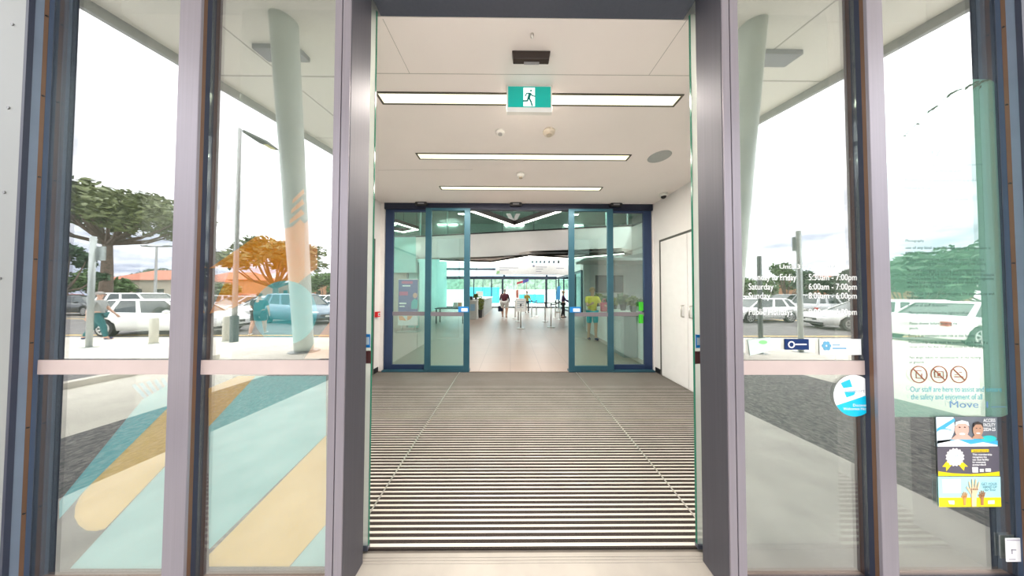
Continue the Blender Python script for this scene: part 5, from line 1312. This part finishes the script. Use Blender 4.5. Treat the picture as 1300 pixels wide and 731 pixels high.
Wt = ('white', (.80, .80, .79)); Sv = ('silver', (.46, .47, .48)); Dk = ('charcoal', (.04, .045, .05)); Bl = ('blue grey', (.14, .20, .26)); Rd = ('red', (.35, .02, .02)); Gy = ('grey', (.22, .23, .23))
car(231, 9.6, -.04, Wt, 'wagon', 'white wagon parked nearest the two left windows, facing right', 4.6)
car(125, 17, .1, Dk, 'sedan', 'charcoal sedan beyond the grey sign post at the far left')
car(193, 14.5, .0, Wt, 'suv', 'white four wheel drive right behind the white wagon')
car(95, 24, .1, Rd, 'hatch', 'red hatchback far behind the charcoal sedan')
car(272, 19, 1.57, Wt, 'sedan', 'white sedan in the second row left of the tall street lamp')
car(312, 16.5, 1.57, Sv, 'hatch', 'silver hatchback in the second row just right of the tall lamp')
car(349, 15, 1.57, Wt, 'sedan', 'white sedan in the second row beside the silver hatchback')
car(385, 13, .3, Bl, 'suv', 'blue grey four wheel drive nearest the left canopy column')
car(412, 21.5, 1.57, Wt, 'wagon', 'white wagon deep in the car park near the left door post')
car(262, 30, 0, Gy, 'suv', 'grey four wheel drive in the furthest row on the left')
car(322, 30, 0, Rd, 'sedan', 'red sedan in the furthest row on the left')
car(1113, 10.6, PI+.35, Wt, 'sedan', 'white sedan with its front wheel showing beside the right mullion')
car(1243, 7.9, .02, Wt, 'sedan', 'white sedan nearest the mint rules sheet window', 4.7)
car(958, 14, PI-.1, Wt, 'hatch', 'white hatchback nearest the right canopy column')
car(1000, 20, PI, Gy, 'suv', 'grey four wheel drive behind the white hatchback on the right')
car(1062, 15.5, 0, Sv, 'suv', 'silver four wheel drive behind the opening hours lettering')
car(950, 24, 1.57, Wt, 'sedan', 'small distant white sedan by the right door post')
car(1085, 25, 0, Rd, 'hatch', 'distant red hatchback at the right of the car park')
car(1180, 12, .0, Wt, 'wagon', 'white wagon behind the nearest white sedan on the right')

# people outdoors
g0 = ground_at(124, 431)
person(g0, .9, 1.72, 'person in grey shirt and dark teal trousers walking past the white wagon', sk, hair_g, cl('grey', (.32, .33, .32)), cl('dark teal', (.02, .13, .14)), cl('navy shoe', (.03, .04, .12)), .3, (.3, -.3), (.3, .2), False, .5, 1.1)
g0 = ground_at(328, 424)
person(g0, -.4, 1.72, 'person in dark teal top and shorts crossing the car park', sk, hair_b, cl('teal black', (.02, .07, .08)), cl('dark shorts', (.02, .03, .035)), white_p, .25, (.4, .1), (.6, .3), True, .5, 1.3)

# trees
bark = mat('bark', (.14, .10, .075), .9, 0, .3, 6, .3)
leaf_d = mat('leaf olive', (.10, .12, .035), .6, 0, .5, 3); leaf_m = mat('leaf mid', (.075, .14, .035), .6, 0, .5, 3); leaf_k = mat('leaf dark', (.03, .075, .03), .6, 0, .5, 3)
def tree(x, y, h, crown_w, crown_h, label, lm, n=2600, ls=.30, flat=True, seed=1, cat='tree', blobs=16):
    rnd = random.Random(seed); w = thing('tree', (x, y, -.285), label, cat, 'trees round the car park')
    t = MB(); fork = max(.3, h-crown_h*1.15); base = Vector((x, y, -.285)); fk = Vector((x+rnd.uniform(-.3, .3), y, -.285+fork)); r0 = .035*h
    t.tube([base, base.lerp(fk, .5)+Vector((.1, 0, 0)), fk], [r0, r0*.8, r0*.65], 10)
    cents = []
    for i in range(blobs):
        a = 2*PI*i/blobs+rnd.uniform(-.3, .3); rr = (crown_w/2)*math.sqrt(rnd.uniform(.05, .85)); u = rr/(crown_w/2)
        zc = h-crown_h*(.25+.55*u*u)+rnd.uniform(-.12, .12)*crown_h
        c = Vector((x+rr*math.cos(a), y+rr*math.sin(a), zc-.285)); cents.append(c)
        md = fk.lerp(c, .5)+Vector((0, 0, -.10*crown_h)); t.tube([fk, md, c], [r0*.42, r0*.25, r0*.08], 6)
    t.build('trunk', bark, w)
    f = MB(); br = crown_w*.17
    for c in cents: leaves(f, c, br, br, br*(.55 if flat else .8), n//blobs, ls, rnd)
    f.build('foliage', lm, w)
def txy(px, d): return (px-648)/FPX*d, -(d-1.15)
x, y = txy(140, 27); tree(x, y, 14.6, 15, 6.2, 'broad umbrella shaped tree at the far left of the car park', leaf_d, 5200, .42, True, 5, blobs=24)
x, y = txy(92, 20); tree(x, y, 6.6, 3.2, 4.2, 'dark green slender tree under the umbrella tree', leaf_k, 1500, .28, False, 8, blobs=9)
x, y = txy(352, 22); tree(x, y, 7.9, 8, 5.0, 'spreading tree behind the orange wing graphic', leaf_d, 3400, .30, True, 11, blobs=20)
for i, (px, d, h, cw, ch, lm, lab) in enumerate(((160, 44, 5.6, 6, 4.2, leaf_k, 'dark shrubby tree left of the red roofed house'), (128, 34, 4.9, 6, 3.8, leaf_m, 'green shrubby tree below the umbrella tree'), (205, 68, 9.0, 8, 6, leaf_k, 'dark tree behind the red roofed house'),
    (277, 37, 3.4, 6, 2.7, leaf_m, 'low green tree at the left of the second window'), (412, 34, 4.9, 6, 3.9, leaf_m, 'rounded tree next to the left door post'),
    (958, 46, 5.9, 7, 4.7, leaf_m, 'green tree near the right door post'), (1000, 38, 7.3, 6, 5.8, leaf_m, 'green tree behind the double post on the right'), (1042, 32, 6.4, 5.0, 5.2, leaf_k, 'dark green tree behind the opening hours'), (1088, 27, 5.4, 5.0, 4.5, leaf_k, 'dark green tree left of the right mullion'),
    (1160, 15, 4.7, 6, 3.9, leaf_k, 'dark green tree behind the left of the mint sheet'), (1215, 20, 6.9, 7, 5.6, leaf_k, 'tallest dark green tree behind the mint sheet'), (1275, 22, 6.4, 7, 5.4, leaf_m, 'green tree at the far right of the car park'))):
    x, y = txy(px, d); tree(x, y, h, cw, ch, lab, lm, 1700, .34, False, 20+i, blobs=13)
# buildings and fences
def house(px0, px1, ytop, yeave, d, label, wallm, roofm, ridge=1.6):
    x0, x1 = txy(px0, d)[0], txy(px1, d)[0]; y = -(d-1.15); zr = MZ(ytop, d); ze = MZ(yeave, d)
    w = thing('house', ((x0+x1)/2, y-4, -.285), label, 'house')
    MB().box(x0, x1, y, y-8, -.285, ze).build('walls', wallm, w)
    r = MB(); o_ = .5
    r.add([(x0-o_, y+o_, ze), (x1+o_, y+o_, ze), (x1+o_, y-8-o_, ze), (x0-o_, y-8-o_, ze), (x0+2, y-4, zr), (x1-2, y-4, zr)], [(0, 1, 5, 4), (1, 2, 5), (2, 3, 4, 5), (3, 0, 4), (0, 3, 2, 1)])
    r.build('roof', roofm, w)
    n = max(2, int((x1-x0)/3))
    for i in range(n):
        xc = x0+(x1-x0)*(i+.5)/n
        q = MB().box(xc-.6, xc+.6, y+.03, y-.02, .7, min(ze-.3, 1.9)).build('window', cglass, w)
        MB().box(xc-.66, xc+.66, y+.05, y-.02, .62, .70).build('window_sill', white_p, q)
brickm = mat('brick brown', (.40, .20, .11), .8, 0, .2, 4); roofr = mat('terracotta roof', (.36, .12, .07), .8, 0, .2, 5); creamw = mat('render cream', (.55, .48, .38), .8)
house(140, 222, 342, 357, 38, 'red roofed cream house behind the white wagon', creamw, roofr)
house(255, 312, 345, 356, 53, 'terracotta roofed brick house behind the second window car row', brickm, roofr)
house(1060, 1112, 346, 357, 40, 'orange brick house behind the opening hours', brickm, roofr)
house(1172, 1242, 343, 357, 30, 'brick house behind the mint rules sheet', brickm, roofr)
house(330, 440, 350, 360, 64, 'long low brick shop building behind the spreading tree', brickm, mat('grey roof', (.25, .25, .26), .7))
struct(MB().box(-140, 140, -75, -76, -.3, 3.2).build('hedge_line', mat('distant foliage', (.06, .10, .04), .9, 0, .5, .6)), 'distant dark hedge closing the car park', 'hedge')

# ================================================================== SKY
wd = bpy.data.worlds.new('overcast_sky'); SC.world = wd; wd.use_nodes = True
nt = wd.node_tree; nt.nodes.clear()
out = nt.nodes.new('ShaderNodeOutputWorld'); bg_ = nt.nodes.new('ShaderNodeBackground'); tc = nt.nodes.new('ShaderNodeTexCoord')
mp = nt.nodes.new('ShaderNodeMapping'); mp.inputs['Scale'].default_value = (1.6, 1.6, 6.0)
nz = nt.nodes.new('ShaderNodeTexNoise'); nz.inputs['Scale'].default_value = 1.7; nz.inputs['Detail'].default_value = 6; nz.inputs['Roughness'].default_value = .55
rp = nt.nodes.new('ShaderNodeValToRGB'); rp.color_ramp.elements[0].position = .42; rp.color_ramp.elements[0].color = (.20, .215, .27, 1); rp.color_ramp.elements[1].position = .72; rp.color_ramp.elements[1].color = (1, .99, .98, 1)
sp_ = nt.nodes.new('ShaderNodeSeparateXYZ'); gr = nt.nodes.new('ShaderNodeMapRange'); gr.inputs['From Min'].default_value = .12; gr.inputs['From Max'].default_value = .75
mx = nt.nodes.new('ShaderNodeMix'); mx.data_type = 'RGBA'; mx.inputs['B'].default_value = (1, .995, .99, 1)
nt.links.new(tc.outputs['Generated'], mp.inputs[0]); nt.links.new(mp.outputs[0], nz.inputs['Vector']); nt.links.new(nz.outputs['Fac'], rp.inputs[0])
nt.links.new(tc.outputs['Generated'], sp_.inputs[0]); nt.links.new(sp_.outputs['Z'], gr.inputs['Value']); nt.links.new(gr.outputs[0], mx.inputs['Factor']); nt.links.new(rp.outputs[0], mx.inputs['A'])
nt.links.new(mx.outputs['Result'], bg_.inputs[0]); bg_.inputs[1].default_value = 3.3
nt.links.new(bg_.outputs[0], out.inputs[0])

SC.view_settings.view_transform = 'Standard'; SC.view_settings.look = 'None'; SC.view_settings.gamma = 1; SC.view_settings.use_curve_mapping = False
SC.view_settings.exposure = 0.95
